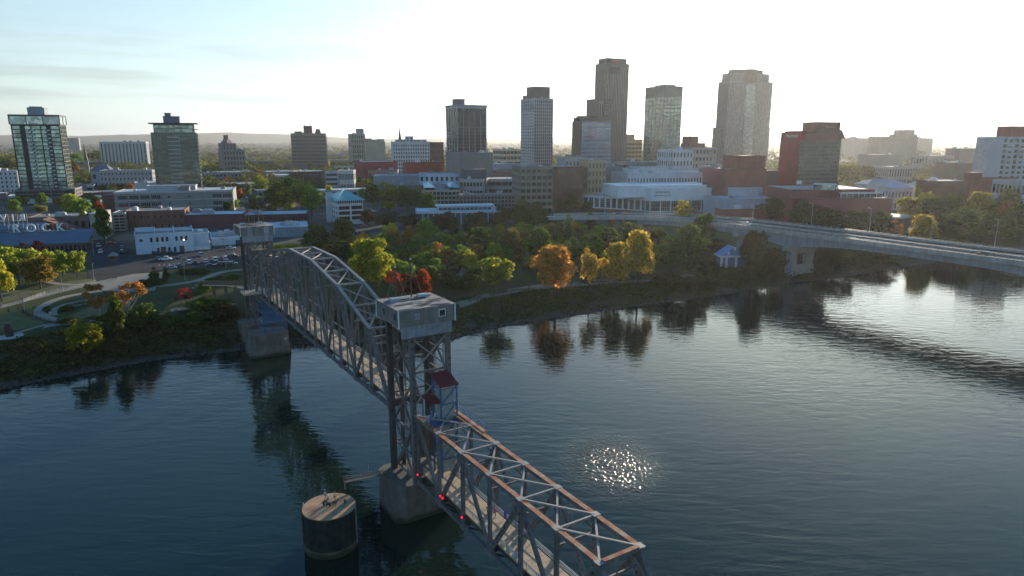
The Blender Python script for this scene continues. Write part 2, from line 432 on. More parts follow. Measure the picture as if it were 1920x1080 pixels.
# flat sheets laid on the terrain
ASPH = simple('asphalt', (0.055, 0.055, 0.058), 1.0, 0, 0.35, 0.15, spec=.08, bmp=0.01)
PATHM = simple('pale_path_concrete', (0.25, 0.22, 0.175), 0.9, 0, 0.18, 0.4)
LAWN = simple('dry_lawn', (0.085, 0.095, 0.028), 0.95, 0, 0.45, 0.35)
def ribbon(name, pts, width, mat, dz=0.10, kind='structure', step=4.0, px=True):
    P = [gt(*p[:2]) if px else Vector(p) for p in pts]
    Q = [P[0]]
    for a, b in zip(P, P[1:]):
        n_ = max(1, int((b-a).length/step))
        for i in range(1, n_+1): Q.append(a + (b-a)*i/n_)
    # smooth
    for _ in range(2): Q = [Q[0]] + [(Q[i-1]+Q[i]*2+Q[i+1])/4 for i in range(1, len(Q)-1)] + [Q[-1]]
    mb = MB(); nq = 3
    for i, q in enumerate(Q):
        a = Q[max(0, i-1)]; b = Q[min(len(Q)-1, i+1)]; t_ = (b-a); t_.z = 0; t_.normalize(); s_ = Vector((t_.y, -t_.x, 0))
        for k in range(nq+1):
            p_ = q + s_*(width*(k/nq-0.5)); mb.v.append((p_.x, p_.y, hz(p_.x, p_.y)+dz))
    for i in range(len(Q)-1):
        for k in range(nq):
            a = i*(nq+1)+k; mb.f.append((a, a+1, a+nq+2, a+nq+1))
    return mb.build(name, mat, kind=kind)
def patch(name, pts, mat, dz=0.08, px=True, cell=6.0):
    """polygon sheet: clipped grid following the ground"""
    import bmesh
    P = [gt(*p) if px else Vector((p[0], p[1], 0)) for p in pts]
    bm = bmesh.new(); vs = [bm.verts.new((p.x, p.y, 0)) for p in P]; bm.faces.new(vs)
    for ax in (0, 1):
        lo = min(p[ax] for p in P); hi = max(p[ax] for p in P); c = cell; x = lo + c
        while x < hi:
            no = [0, 0, 0]; no[ax] = 1; co = [0, 0, 0]; co[ax] = x
            bmesh.ops.bisect_plane(bm, geom=bm.verts[:]+bm.edges[:]+bm.faces[:], plane_co=co, plane_no=no); x += c
    for v in bm.verts: v.co.z = hz(v.co.x, v.co.y) + dz
    bmesh.ops.recalc_face_normals(bm, faces=bm.faces[:])
    me = bpy.data.meshes.new(name); bm.to_mesh(me); bm.free(); me.materials.append(mat)
    return link(name, me, kind='structure')
# car park by the white building, and the street going back on the left
patch('car_park', [(165, 520), (172, 470), (200, 440), (262, 480), (450, 462), (640, 470), (660, 500), (455, 498), (370, 506), (300, 508), (250, 512), (185, 526)], ASPH, 0.07)
ribbon('street', [(185, 470), (178, 430), (172, 400), (165, 370), (160, 350), (158, 335)], 16, ASPH, 0.06)
ribbon('street', [(450, 480), (640, 438), (800, 425), (1000, 418)], 12, ASPH, 0.09)
patch('plaza', [(185, 528), (250, 514), (310, 510), (290, 545), (235, 548), (190, 545)], PATHM, 0.11)
ribbon('path', [(-60, 590), (0, 577), (60, 560), (120, 545), (185, 530), (230, 520)], 4.2, PATHM, 0.14)
ribbon('path', [(85, 528), (120, 536), (160, 534)], 3.0, PATHM, 0.13)
ribbon('path', [(180, 538), (300, 538), (370, 528), (420, 508), (470, 505)], 4.0, PATHM, 0.15)
ribbon('path', [(380, 524), (430, 535), (500, 545)], 5.0, PATHM, 0.16)
ribbon('path', [(-40, 645), (20, 632), (60, 618), (110, 604), (150, 606)], 3.6, PATHM, 0.14)
ribbon('path', [(190, 546), (120, 556), (75, 575), (68, 590), (95, 600), (140, 606), (200, 602), (260, 598), (300, 585), (380, 575), (440, 572)], 3.4, PATHM, 0.15)
ribbon('path', [(100, 592), (95, 582), (110, 572), (150, 564), (185, 560)], 2.6, PATHM, 0.17)
ribbon('path', [(860, 572), (910, 556), (990, 540), (1060, 532), (1150, 527), (1230, 522), (1330, 516)], 4.4, PATHM, 0.15)
ribbon('path', [(780, 520), (810, 508), (860, 500), (875, 510), (850, 522)], 3.2, PATHM, 0.14)
ribbon('path', [(760, 505), (800, 495), (812, 488), (835, 470)], 3.2, PATHM, 0.15)
patch('lawn', [(0, 545), (70, 545), (130, 527), (180, 522), (175, 530), (110, 545), (50, 558), (0, 572)], LAWN, 0.09)
patch('lawn', [(130, 592), (180, 572), (230, 560), (255, 585), (200, 598), (150, 600)], LAWN, 0.09)
patch('lawn', [(0, 590), (60, 575), (62, 590), (95, 606), (50, 616), (0, 625)], LAWN, 0.08)

def stall_lines():
    mb = MB()
    for x0, y0, x1, y1, n_ in ((300, 499, 440, 490, 15), (330, 488, 440, 481, 11)):
        for i in range(n_+1):
            a = gt(x0+(x1-x0)*i/n_, y0+(y1-y0)*i/n_); b = a + D*5.0
            s_ = E*.06; k = len(mb.v)
            for q in (a-s_, a+s_, b+s_, b-s_): mb.v.append((q.x, q.y, hz(q.x, q.y)+.085))
            mb.f.append((k, k+1, k+2, k+3))
    mb.build('parking_lines', M['white'], kind='structure')
stall_lines()
# ================================================================== BRIDGE
def lattice_post(mb, p, q, side, w=0.62, g=0.42, step=1.25):
    w *= 1.18
    """two channels joined by batten plates, with see-through gaps between the battens"""
    p, q = Vector(p), Vector(q); L = (q-p).length; a = (q-p)/L
    side = Vector(side); side = (side - a*side.dot(a)).normalized(); up = a.cross(side)
    for k in (-1, 1): mb.beam(p+side*(k*(w/2-0.05)), q+side*(k*(w/2-0.05)), 0.12, g, side)
    for k in (-1, 1):
        for j in (-1, 1): mb.beam(p+up*(k*g/2)+side*(j*(w/2-.17)), q+up*(k*g/2)+side*(j*(w/2-.17)), .12, .05, side)
    n = max(2, int(L/step))
    for i in range(n):
        c0 = p + a*(L*(i+0.04)/n); c1 = p + a*(L*(i+0.66)/n)
        for k in (-1, 1):
            mb.beam(c0+up*(k*g/2), c1+up*(k*g/2), w-0.12, 0.04, side)
    return mb
def lat(parent, name, p, q, side, mat='steel', **k): return lattice_post(MB(), p, q, side, **k).build(name, M[mat], parent)
def bar(parent, name, p, q, w, h, mat='steel', side=None): return MB().beam(p, q, w, h, side).build(name, M[mat], parent)
def L3(s, t, z): return Vector((t, s, z))     # bridge frame: x = across, y = along

def railing(parent, s0, s1, t, z, name='railing', mat='galv', h=1.15, step=2.4):
    mb = MB(); n = max(1, int(abs(s1-s0)/step))
    for i in range(n+1):
        s = s0+(s1-s0)*i/n; mb.box(t-0.035, t+0.035, s-0.035, s+0.035, z, z+h)
    for k in (0.35, 0.6, 0.85, 1.0):
        zz = z+h*k; mb.box(t-0.03, t+0.03, min(s0, s1), max(s0, s1), zz-0.03, zz+0.03)
    return mb.build(name, M[mat], parent)

TL, TR = 0.05, 5.95
M['hatch'] = simple('hatch_sheet', (.34, .35, .35), .5, 0, .15, 1.)
BT = thing  # alias
def truss_things():
    loc, rz = A0, TH
    # ---------------- lift span
    lift = thing('lift_span', 'long humped grey steel truss span raised between the two bridge towers', 'truss bridge', loc, rz)
    S0, PN, NP = 11.8, 9.25, 12; ZB, ZD = 17.6, 18.9
    top = {1: 30.2, 3: 35.4, 5: 38.1, 7: 38.1, 9: 35.4, 11: 30.2}
    def zt(k):
        if k in top: return top[k]
        return (top[k-1]+top[k+1])/2
    for t in (TL, TR):
        mb = MB().beam(L3(S0, t, ZB), L3(S0+PN*NP, t, ZB), 0.55, 0.6, (1,0,0)); mb.build('bottom_chord', M['steel'], lift)
        for k in range(1, 11, 2):
            p, q = L3(S0+PN*k, t, top[k]), L3(S0+PN*(k+2), t, top[k+2]); a = (q-p).normalized()*0.25
            ch = bar(lift, 'top_chord', p-a, q+a, 0.62, 0.62, 'steel', (1,0,0))
            up = Vector((0,0,0.33)); MB().beam(p+up, q+up, 0.70, 0.03, (1,0,0)).build('cover_plate', M['strut'], ch)
        for k, e0 in ((1, 0), (11, 12)):
            bar(lift, 'end_post', L3(S0+PN*k, t, top[k]), L3(S0+PN*e0, t, ZB), 0.62, 0.62, 'steel', (1,0,0))
        for k in range(1, 12):
            if k % 2: lat(lift, 'vertical_post', L3(S0+PN*k, t, ZB+.3), L3(S0+PN*k, t, zt(k)-.3), (0,1,0))
            else:
                lat(lift, 'vertical_post', L3(S0+PN*k, t, ZB+.3), L3(S0+PN*k, t, zt(k)-.3), (0,1,0), w=0.5, g=0.3)
        for k in (1, 3, 5, 7, 9, 11):
            for e in (k-1, k+1):
                if e in (0, 12): continue
                lat(lift, 'diagonal', L3(S0+PN*e, t, ZB+.3), L3(S0+PN*k, t, top[k]-.3), (0,1,0), w=0.6, g=0.4)
                # sub-diagonal from mid height to the chord panel point
                m_ = (L3(S0+PN*e, t, ZB)+L3(S0+PN*k, t, top[k]))/2
                bar(lift, 'hanger', m_, L3(m_.y, t, ZB+.2), 0.28, 0.22)
                bar(lift, 'sub_strut', m_, L3(S0+PN*k, t, ZB+(top[k]-ZB)*0.5), 0.2, 0.2)
        gb = MB().box(-0.33, 0.33, -0.8, 0.8, -0.55, 0.55).mesh('gusset_plate', M['steel']); gt_ = MB().box(-0.335, 0.335, -0.65, 0.65, -0.8, 0.25).mesh('gusset_plate', M['steel'])
        for k in range(0, 13):
            link('gusset_plate', gb, lift, loc=(t, S0+PN*k, ZB))
            if 0 < k < 12: link('gusset_plate', gt_, lift, loc=(t, S0+PN*k, zt(k)))
    for k in range(1, 12):
        s, z = S0+PN*k, zt(k)
        bar(lift, 'top_strut', L3(s, TL, z+.05), L3(s, TR, z+.05), 0.34, 0.34, 'strut')
        if k < 11:
            s2, z2 = S0+PN*(k+1), zt(k+1)
            bar(lift, 'top_brace', L3(s, TL, z+.1), L3(s2, TR, z2+.1), 0.26, 0.2, 'strut')
            bar(lift, 'top_brace', L3(s, TR, z-.12), L3(s2, TL, z2-.12), 0.26, 0.2, 'strut')
        if k % 2 == 0 or k in (1, 11):   # sway frame below the strut
            zz = z-3.2
            bar(lift, 'sway_strut', L3(s, TL, zz), L3(s, TR, zz), 0.28, 0.3)
            bar(lift, 'sway_brace', L3(s, TL, z-.2), L3(s, 3, zz), 0.16, 0.16); bar(lift, 'sway_brace', L3(s, TR, z-.2), L3(s, 3, zz), 0.16, 0.16)
    for e0, k in ((0, 1), (12, 11)):      # portal frames on the end posts
        for f in (0.12, 0.36):
            p = L3(S0+PN*k, 0, top[k])*(1-f) + L3(S0+PN*e0, 0, ZB)*f
            bar(lift, 'portal_strut', Vector((TL, p.y, p.z)), Vector((TR, p.y, p.z)), 0.4, 0.5)
    mb = MB()
    for k in range(0, 13): mb.box(TL, TR, S0+PN*k-0.3, S0+PN*k+0.3, ZB-0.1, ZB+0.95)
    for t in (1.0, 2.2, 3.8, 5.0): mb.box(t-0.15, t+0.15, S0, S0+PN*NP, ZB+0.5, ZB+1.0)
    mb.build('floor_beams', M['darksteel'], lift)
    n = 66; w = PN*NP/n; slab = MB().box(0.75, 5.25, 0.03, w-0.03, 18.62, ZD).mesh('deck_panel', M['deck'])
    for i in range(n): link('deck_panel', slab, lift, loc=(0, S0+w*i, 0))
    railing(lift, S0, S0+PN*NP, 0.8, ZD); railing(lift, S0, S0+PN*NP, 5.2, ZD)
    # ---------------- near span
    near = thing('approach_span', 'near grey steel truss span with rusty red top chords', 'truss bridge', loc, rz)
    s_ = lambda i: -8.37 - 8.074*i
    ZB, ZT, ZD = 7.7, 20.0, 9.25
    for t in (TL, TR):
        bar(near, 'bottom_chord', L3(s_(-2)+1, t, ZB), L3(s_(6), t, ZB), 0.5, 0.55, 'steel', (1,0,0))
        ch = bar(near, 'top_chord', L3(s_(-1), t, ZT-.32), L3(s_(5)-.3, t, ZT-.32), 0.6, 0.6, 'steel', (1,0,0))
        MB().box(t-.36, t+.36, s_(5)-.35, s_(-1), ZT-.02, ZT+.02).build('cover_plate', M['rust'], ch)
        bar(near, 'end_post', L3(s_(5), t, ZT-.35), L3(s_(6), t, ZB), 0.6, 0.6, 'steel', (1,0,0))
        bar(near, 'end_post', L3(s_(-1), t, ZT-.35), L3(s_(-2)+1, t, ZB), 0.5, 0.5, 'steel', (1,0,0))
        for i in range(-1, 6): lat(near, 'vertical_post', L3(s_(i), t, ZB+.28), L3(s_(i), t, ZT-.62), (0,1,0), w=.55 if i % 2 == 0 else .62, g=.38)
        for i in (-1, 1, 3, 5):
            for e in (i-1, i+1):
                if e in (-2, 6): continue
                lat(near, 'diagonal', L3(s_(e), t, ZB+.28), L3(s_(i), t, ZT-.62), (0,1,0), w=.6, g=.36)
        g1 = MB().box(-.31, .31, -.7, .7, -.5, .6).mesh('gusset_plate', M['steel']); g2 = MB().box(-.32, .32, -.6, .6, -1.1, -.03).mesh('gusset_plate', M['steel']); g3 = MB().box(-.52, .52, -.5, .5, .03, .06).mesh('node_plate', M['strut'])
        for i in range(-1, 7):
            link('gusset_plate', g1, near, loc=(t, s_(i), ZB))
            if i < 6: link('gusset_plate', g2, near, loc=(t, s_(i), ZT)); link('node_plate', g3, near, loc=(t, s_(i), ZT))
    bar(near, 'portal_strut', L3(s_(5)-.1, TL+.3, ZT-.1), L3(s_(5)-.1, TR-.3, ZT-.1), 0.55, 0.5)
    MB().box(TL+.36, TR-.36, s_(5)-.4, s_(5)+.2, ZT+.16, ZT+.19).build('cover_plate', M['rust'], near)
    for i in range(0, 5): bar(near, 'top_strut', L3(s_(i), TL, ZT-.1), L3(s_(i), TR, ZT-.1), 0.28, 0.24, 'strut')
    for i in range(-1, 5):
        bar(near, 'top_brace', L3(s_(i), TL, ZT-.02), L3(s_(i+1), TR, ZT-.02), 0.26, 0.2, 'strut')
        bar(near, 'top_brace', L3(s_(i), TR, ZT-.26), L3(s_(i+1), TL, ZT-.26), 0.26, 0.2, 'strut')
    for i in range(0, 6):   # knee braces and sway
        s = s_(i)
        for a, b in ((TL, TL+1.6), (TR, TR-1.6)): bar(near, 'knee_brace', L3(s, a, ZT-2.3), L3(s, b, ZT-.35), 0.16, 0.16)
        bar(near, 'sway_strut', L3(s, TL, ZT-2.4), L3(s, TR, ZT-2.4), 0.22, 0.22, 'steel')
    for f in (0.22,):
        p = L3(s_(5), 0, ZT)*(1-f) + L3(s_(6), 0, ZB)*f
        bar(near, 'portal_strut', Vector((TL, p.y, p.z)), Vector((TR, p.y, p.z)), 0.3, 0.35)
        for a, b in ((TL, 1.8), (TR, 4.2)): bar(near, 'knee_brace', Vector((a, p.y-.9, p.z-1.7)), Vector((b, p.y+.8, ZT-.4)), 0.2, 0.2)
    mb = MB()
    for i in range(-1, 7): mb.box(TL, TR, s_(i)-.25, s_(i)+.25, ZB-.1, ZB+.9)
    for t in (1.2, 2.4, 3.6, 4.8): mb.box(t-.14, t+.14, s_(6), s_(-1), ZB+.4, ZB+.95)
    for i in range(-1, 6):
        mb.beam(L3(s_(i), TL, ZB-.1), L3(s_(i+1), TR, ZB-.1), .3, .15); mb.beam(L3(s_(i), TR, ZB-.25), L3(s_(i+1), TL, ZB-.25), .3, .15)
    mb.build('floor_beams', M['darksteel'], near)
    a0, a1 = s_(7), s_(-1); n = 44; w = (a1-a0)/n
    slab = MB().box(0.9, 5.1, .03, w-.03, ZD-.28, ZD).mesh('deck_panel', M['deck'])
    for i in range(n): link('deck_panel', slab, near, loc=(0, a0+w*i, 0))
    for t in (0.95, 5.05): railing(near, a0, a1, t, ZD)
    MB().box(5.0, 5.03, s_(1)-4.6, s_(1)-3.9, ZD+.4, ZD+1.7).build('banner', simple('purple_banner', (0.06, 0.03, 0.30), .7), near)
    return lift, near
lift_span, near_span = truss_things()

def tower(name, label, s_front, s_back, face):
    """face=-1: machinery house windows look towards -s; the tower's legs stand at s_front and s_back"""
    tw = thing(name, label, 'bridge tower', A0, TH)
    ZF, ZH = 7.0, 35.9
    tl, tr = -0.35, 6.35
    for t in (tl, tr):
        lat(tw, 'leg', L3(s_front, t, ZF), L3(s_front, t, ZH), (1,0,0), w=.75, g=.6, step=1.3)
        bar(tw, 'leg', L3(s_back, t-(.55 if t < 1 else -.55), ZF), L3(s_back, t-(.55 if t < 1 else -.55), ZH), .95, 1.0, 'darksteel')
        bar(tw, 'leg', L3(s_back-1.2, t+(.9 if t < 1 else -.9), ZF), L3(s_back-1.2, t+(.9 if t < 1 else -.9), ZH), .55, .6, 'darksteel')
        # side bracing
        levels = [7.4, 16.5, 26, 33.8]
        for za, zb in zip(levels, levels[1:]):
            bar(tw, 'side_brace', L3(s_front, t, za), L3(s_back, t, zb), .28, .24); bar(tw, 'side_brace', L3(s_back, t, za), L3(s_front, t, zb), .28, .24)
        for z in levels[1:]: bar(tw, 'side_strut', L3(s_front, t, z), L3(s_back, t, z), .36, .36)
    for s, mt in ((s_front, 'strut'), (s_back, 'darksteel')):
        for za, zb in ((27.5, 33.6), (21.5, 27.5)):
            if s == s_back and za < 26: continue
            bar(tw, 'cross_brace', L3(s, tl, za), L3(s, tr, zb), .24, .24, mt); bar(tw, 'cross_brace', L3(s+.12, tr, za), L3(s+.12, tl, zb), .24, .24, mt)
        for z in (27.5, 33.8): bar(tw, 'cross_strut', L3(s, tl, z), L3(s, tr, z), .35, .4, 'steel')
    # machinery house on top
    a, b = min(s_front, s_back)-1.1, max(s_front, s_back)+.2
    h = MB().box(-2.9, 7.3, a, b, 35.95, 38.75).build('machinery_house', M['sheet'], tw)
    cor = MB().box(-.09, .09, -.09, .09, 35.9, 38.8).mesh('corner_trim', M['white'])
    for x in (-2.93, 7.33):
        for y in (a-.03, b+.03): link('corner_trim', cor, h, loc=(x, y, 0))
    rb = MB(); x = -2.75
    while x < 7.2: rb.box(x, x+.05, a-.04, a, 36.0, 38.7); rb.box(x, x+.05, b, b+.04, 36.0, 38.7); x += .42
    y = a+.2
    while y < b: rb.box(-2.94, -2.9, y, y+.05, 36.0, 38.7); rb.box(7.3, 7.34, y, y+.05, 36.0, 38.7); y += .42
    rb.build('cladding_ribs', M['sheet'], h)
    rf = MB().box(-3.0, 7.4, a-.1, b+.1, 38.75, 38.87).build('roof', M['tarroof'], tw)
    rr = random.Random(s_front); cu = MB()
    for i in range(16):
        p = Vector((rr.uniform(-2.7, 4.5), rr.uniform(a+.3, b-1.6), 38.90+.012*i)); an = rr.uniform(-.25, .4); l_ = rr.uniform(1, 3.4)
        cu.beam(p, p+Vector((math.cos(an)*l_, math.sin(an)*l_, 0)), rr.uniform(.15, .6), .05)
    cu.build('roof_felt_strips', M['black'], rf, kind='stuff')
    for x, y in ((-.6, b-2.6), (4.9, b-2.0)):
        hb = MB(); hb.quadbox([(x-1,y-.8,38.86),(x+1,y-.8,38.86),(x+1,y+.8,38.86),(x-1,y+.8,38.86),(x-.75,y-.6,39.35),(x+.75,y-.6,39.35),(x+.75,y+.6,39.35),(x-.75,y+.6,39.35)])
        hb.build('roof_hatch', M['hatch'], tw)
    wa = a-.05 if face < 0 else b+.05
    for x, opened in ((0.35, False), (4.9, True)):
        f = MB(); 
        for q in ((x-.62, x-.52, 37.0, 38.2), (x+.52, x+.62, 37.0, 38.2), (x-.62, x+.62, 38.1, 38.22), (x-.62, x+.62, 36.95, 37.05)): f.box(q[0], q[1], wa-.09, wa+.03, q[2], q[3])
        if not opened:
            f.box(x-.5, x+.5, wa-.07, wa+.02, 37.5, 37.58)
        wn = f.build('window', M['white'] if opened else M['sheet'], tw)
        MB().box(x-.53, x+.53, wa-.03, wa+.02, 37.05, 38.1).build('pane', M['darkglass'] if opened else M['bluesheet'], wn)
    for y in (a+1.3, a+6.0):
        wn = MB().box(-3.0, -2.88, y-.35, y+.35, 37.0, 38.1).build('window', M['sheet'], tw)
        MB().box(-3.03, -2.9, y-.28, y+.28, 37.05, 38.05).build('pane', M['darkglass'], wn)
    # skirt of lighter sheets under the house
    sk = MB(); n = 10; w = 9.3/n
    for i in range(n):
        x = -2.45 + w*i; sk.box(x+.03, x+w-.03, a+.25, a+.33, 33.95, 35.93)
    sk.build('skirt_panels', M['bluesheet'], tw)
    # hoisting ropes and a ladder down the tower
    zr = 31 if s_front < 10 else 34
    rp = MB()
    for x in (-.9, -.6, 6.6, 6.9):
        for y in (s_front+2.2, s_front+2.6, s_back-2.4, s_back-2.0): rp.rod((x, y, 18 if s_front < 10 else 20), (x, y, 35.6), .035, n=4)
    rp.build('ropes', M['darksteel'], tw, kind='stuff')
    lad = MB().box(tl-.75, tl-.70, s_front+1.2, s_front+1.25, 8, 35.5).box(tl-.75, tl-.70, s_front+1.7, s_front+1.75, 8, 35.5)
    for i in range(60): lad.box(tl-.74, tl-.71, s_front+1.25, s_front+1.7, 8.3+i*.45, 8.34+i*.45)
    lad.build('ladder', M['steel'], tw)
    for z in (12.2, 21.5, 30):
        bar(tw, 'side_strut', L3(s_front, tl, z), L3(s_back, tl, z), .2, .2); bar(tw, 'side_strut', L3(s_front, tr, z), L3(s_back, tr, z), .2, .2)
        bar(tw, 'cross_strut', L3(s_back, tl, z), L3(s_back, tr, z), .2, .24, 'darksteel')
    # sheave girders
    bar(tw, 'sheave_girder', L3(a+.4, -.4, 35.4), L3(b-.3, -.4, 35.4), .5, 1.0, 'darksteel'); bar(tw, 'sheave_girder', L3(a+.4, 6.4, 35.4), L3(b-.3, 6.4, 35.4), .5, 1.0, 'darksteel')
    return tw
near_tower = tower('lift_tower', 'near bridge tower with pale machinery house and two masts on its roof', 0.3, 8.6, -1)
far_tower = tower('lift_tower', 'far bridge tower beyond the humped truss by the river bank', 125.3, 134.0, -1)
for o, s0 in ((near_tower, 0.3), (far_tower, 125.3)):
    # counterweight hanging low between the legs
    mb = MB().box(0.4, 5.6, s0+1.6, s0+3.6, 11.0 if s0 < 10 else 24, 17.6 if s0 < 10 else 31)
    for i in range(9): mb.box(.5+.58*i, .7+.58*i, s0+1.5, s0+1.6, 11.1 if s0 < 10 else 24.1, 17.5 if s0 < 10 else 30.9)
    mb.build('counterweight', M['concrete'], o)
# far tower has pale-blue sheet strips on the house front
for x in (0.0, 5.0):
    MB().box(x-.75, x+.75, 125.3-1.24, 125.3-1.16, 34.6, 38.7).build('blue_panel', M['bluesheet'], far_tower)

def mast(s, t, h, label, arms=True):
    p = wb(s, t, 38.87); o = thing('antenna_mast', label, 'mast', p, TH, 'masts on the tower roofs')
    MB().rod((0,0,0), (0,0,h), .13, .09, 8).build('pole', M['wood'], o)
    mb = MB().rod((0,0,h*.97), (1.6,-1.2,0.05), .02, .02, 4).rod((0,0,h*.97), (-1.2,1.4,.05), .02, .02, 4); mb.build('guy_wires', M['galv'], o)
    if arms: MB().box(-.7, .7, -.05, .05, h*.86, h*.86+.1).build('cross_arm', M['wood'], o)
    MB().sphere((0,0,h+.12), .16).build('lamp', M['white'], o)
mast(6.8, -.1, 5.6, 'thinner mast with crossarm on the near tower roof, left of the other')
mast(7.5, 3.1, 6.6, 'thicker wooden mast on the near tower roof, between the two hatches')
mast(132.6, 1.5, 8.5, 'mast on the far tower roof, left one of its pair', False)
mast(132.6, 4.6, 8.5, 'mast on the far tower roof, right one of its pair', False)

# ---------------- piers
def pier(name, label, s0, s1, t0, t1, ztop, bt=1.3):
    o = thing(name, label, 'bridge pier', A0, TH)
    def outline(g): 
        sm = (s0+s1)/2
        return [(t0-g, s0-g*.6+1.2), (t0-g+1.6, s0-g*.6), (t1+g-1.6, s0-g*.6), (t1+g, s0-g*.6+1.2), (t1+g, s1+g*.6-1.2), (t1+g-1.6, s1+g*.6), (t0-g+1.6, s1+g*.6), (t0-g, s1+g*.6-1.2)]
    mb = MB(); a, b = outline(bt), outline(0.25); n = len(mb.v)
    mb.v += [(x, y, -4) for x, y in a] + [(x, y, ztop-.6) for x, y in b]
    for i in range(8): j = (i+1) % 8; mb.f.append((i, j, 8+j, 8+i))
    mb.f.append(tuple(range(8, 16)))
    mb.build('shaft', M['pierc'], o)
    MB().prism(outline(.45), ztop-.6, ztop).build('cap', M['pierc'], o)
    return o
pier('bridge_pier', 'near concrete pier standing in the river under the near tower', 0.9, 10.2, -3.4, 9.4, 7.0, .55)
pier('bridge_pier', 'stained far concrete pier in the water below the blue frame', 110.5, 119.5, -4.6, 6.0, 7.0)
pier('bridge_pier', 'far concrete pier at the bank behind the wider one', 124.5, 134.5, -4.2, 9.5, 7.0, .6)

# ---------------- elevator frame with red roofs beside the near tower
def lift_frame():
    o = thing('elevator_tower', 'blue steel elevator frame with two red metal roofs on the near tower', 'elevator tower', A0, TH)
    z0, z1 = 9.2, 25.6
    for x in (2.9, 5.9):
        for y in (-3.6, -.6): bar(o, 'post', (x, y, z0), (x, y, z1+(1.4 if y > -1 else 0)), .26, .26, 'bluesteel')
    for z in (12.5, 16, 19.3, 22.4, 25.2):
        for p, q in (((2.9,-3.6),(5.9,-3.6)), ((5.9,-3.6),(5.9,-.6)), ((2.9,-.6),(5.9,-.6)), ((2.9,-3.6),(2.9,-.6))):
            bar(o, 'rail', (*p, z), (*q, z), .16, .16, 'bluesteel')
    for za, zb in ((12.5,16),(16,19.3),(19.3,22.4),(22.4,25.2)):
        bar(o, 'brace', (2.9,-3.62,za), (5.9,-3.62,zb), .13, .13, 'bluesteel'); bar(o, 'brace', (5.92,-3.6,za), (5.92,-.6,zb), .13, .13, 'bluesteel')
    MB().box(3.2, 5.6, -3.3, -.9, 10, 25).build('shaft_glazing', simple('pale_shaft_panels', (.30, .34, .30), .3, 0, .3, 1.), o)
    def rib(x0, x1, y0, y1, za, zb):
        mb = MB(); mb.quadbox([(x0,y0,za-.1),(x1,y0,za-.1),(x1,y1,zb-.1),(x0,y1,zb-.1),(x0,y0,za),(x1,y0,za),(x1,y1,zb),(x0,y1,zb)])
        x = x0+.1
        while x < x1: mb.beam((x,y0,za+.03), (x,y1,zb+.03), .06, .08); x += .42
        return mb
    rib(2.6, 6.1, -4.1, -.1, 25.7, 27.1).build('big_roof', M['redroof'], o)
    rib(0.7, 2.9, -4.0, -.6, 23.1, 23.7).build('small_roof', M['redroof'], o)
    for x, y in ((.9, -3.8), (.9, -.8)): bar(o, 'post', (x, y, 19.3), (x, y, 23.2), .16, .16, 'bluesteel')
    MB().box(.5, 5.6, -4.6, .3, 19.15, 19.4).build('landing', M['bluesteel'], o)
    mb = MB()
    for i in range(14): mb.box(5.9, 7.2, -4.2+.32*i, -3.95+.32*i, 18.9-.62*i*.9, 19.0-.62*i*.9)
    mb.build('stair_treads', M['darksteel'], o)
    railing(o, -12, -1.5, 6.75, 20.1, mat='bluesteel')
    MB().box(6.2, 6.9, -12, -1.2, 19.95, 20.1).build('walkway', M['rust'], o)
lift_frame()
def far_frame():
    o = thing('elevator_tower', 'blue steel elevator frame under the far end of the humped truss', 'elevator tower', A0, TH)
    for x in (-.8, 5.6):
        for y in (111.5, 117.8): bar(o, 'post', (x, y, 7), (x, y, 17.2), .3, .3, 'bluesteel')
    for z in (8.2, 10.6, 13.6, 16.9):
        for p, q in (((-.8,111.5),(5.6,111.5)), ((-.8,111.5),(-.8,117.8))): bar(o, 'rail', (*p, z), (*q, z), .2, .2, 'bluesteel')
    for a, b in (((-.8, 8.2), (2.4, 10.6)), ((2.4, 10.6), (5.6, 8.2)), ((-.8,10.6),(2.4,8.2)), ((2.4,8.2),(5.6,10.6))):
        bar(o, 'brace', (a[0], 111.48, a[1]), (b[0], 111.48, b[1]), .14, .14, 'bluesteel')
    mb = MB()
    for i in range(8): mb.box(-.7+.79*i, .03+.79*i, 111.6, 111.66, 10.8, 16.8)
    mb.build('screen_panels', M['bluesteel'], o)
    mb = MB()
    for i in range(12): mb.box(-4.2, -2.6, 118+.45*i, 118.35+.45*i, 8.2+.5*i, 8.3+.5*i)
    mb.build('stair_treads', M['darksteel'], o)
    MB().box(-4.4, 6.4, 118, 125, 18.3, 18.6).build('landing', M['deck'], o)
    railing(o, 118, 125, -4.3, 18.6, mat='bluesteel')
far_frame()
def ramp_walk():
    o = thing('access_ramp', 'brown-sided pedestrian ramp climbing to the far bridge tower', 'ramp', A0, TH)
    for (s0, t0, z0), (s1, t1, z1) in (((135, 1.5, 17.8), (160, -2, 14.0)), ((160, -2, 14.0), (188, -8, 9.8))):
        MB().beam((t0, s0, z0), (t1, s1, z1), 4.0, .4).build('deck', M['deck'], o)
        for k in (-2, 2): MB().beam((t0+k, s0, z0+.75), (t1+k, s1, z1+.75), .12, 1.1).build('side_panel', M['wood'], o)
    for s, t, z in ((142, .5, 16.6), (152, -1, 15), (163, -2.6, 13.4), (174, -5, 11.8)):
        MB().box(t-.5, t+.5, s-.4, s+.4, 6, z).build('post', M['concrete'], o)
ramp_walk()

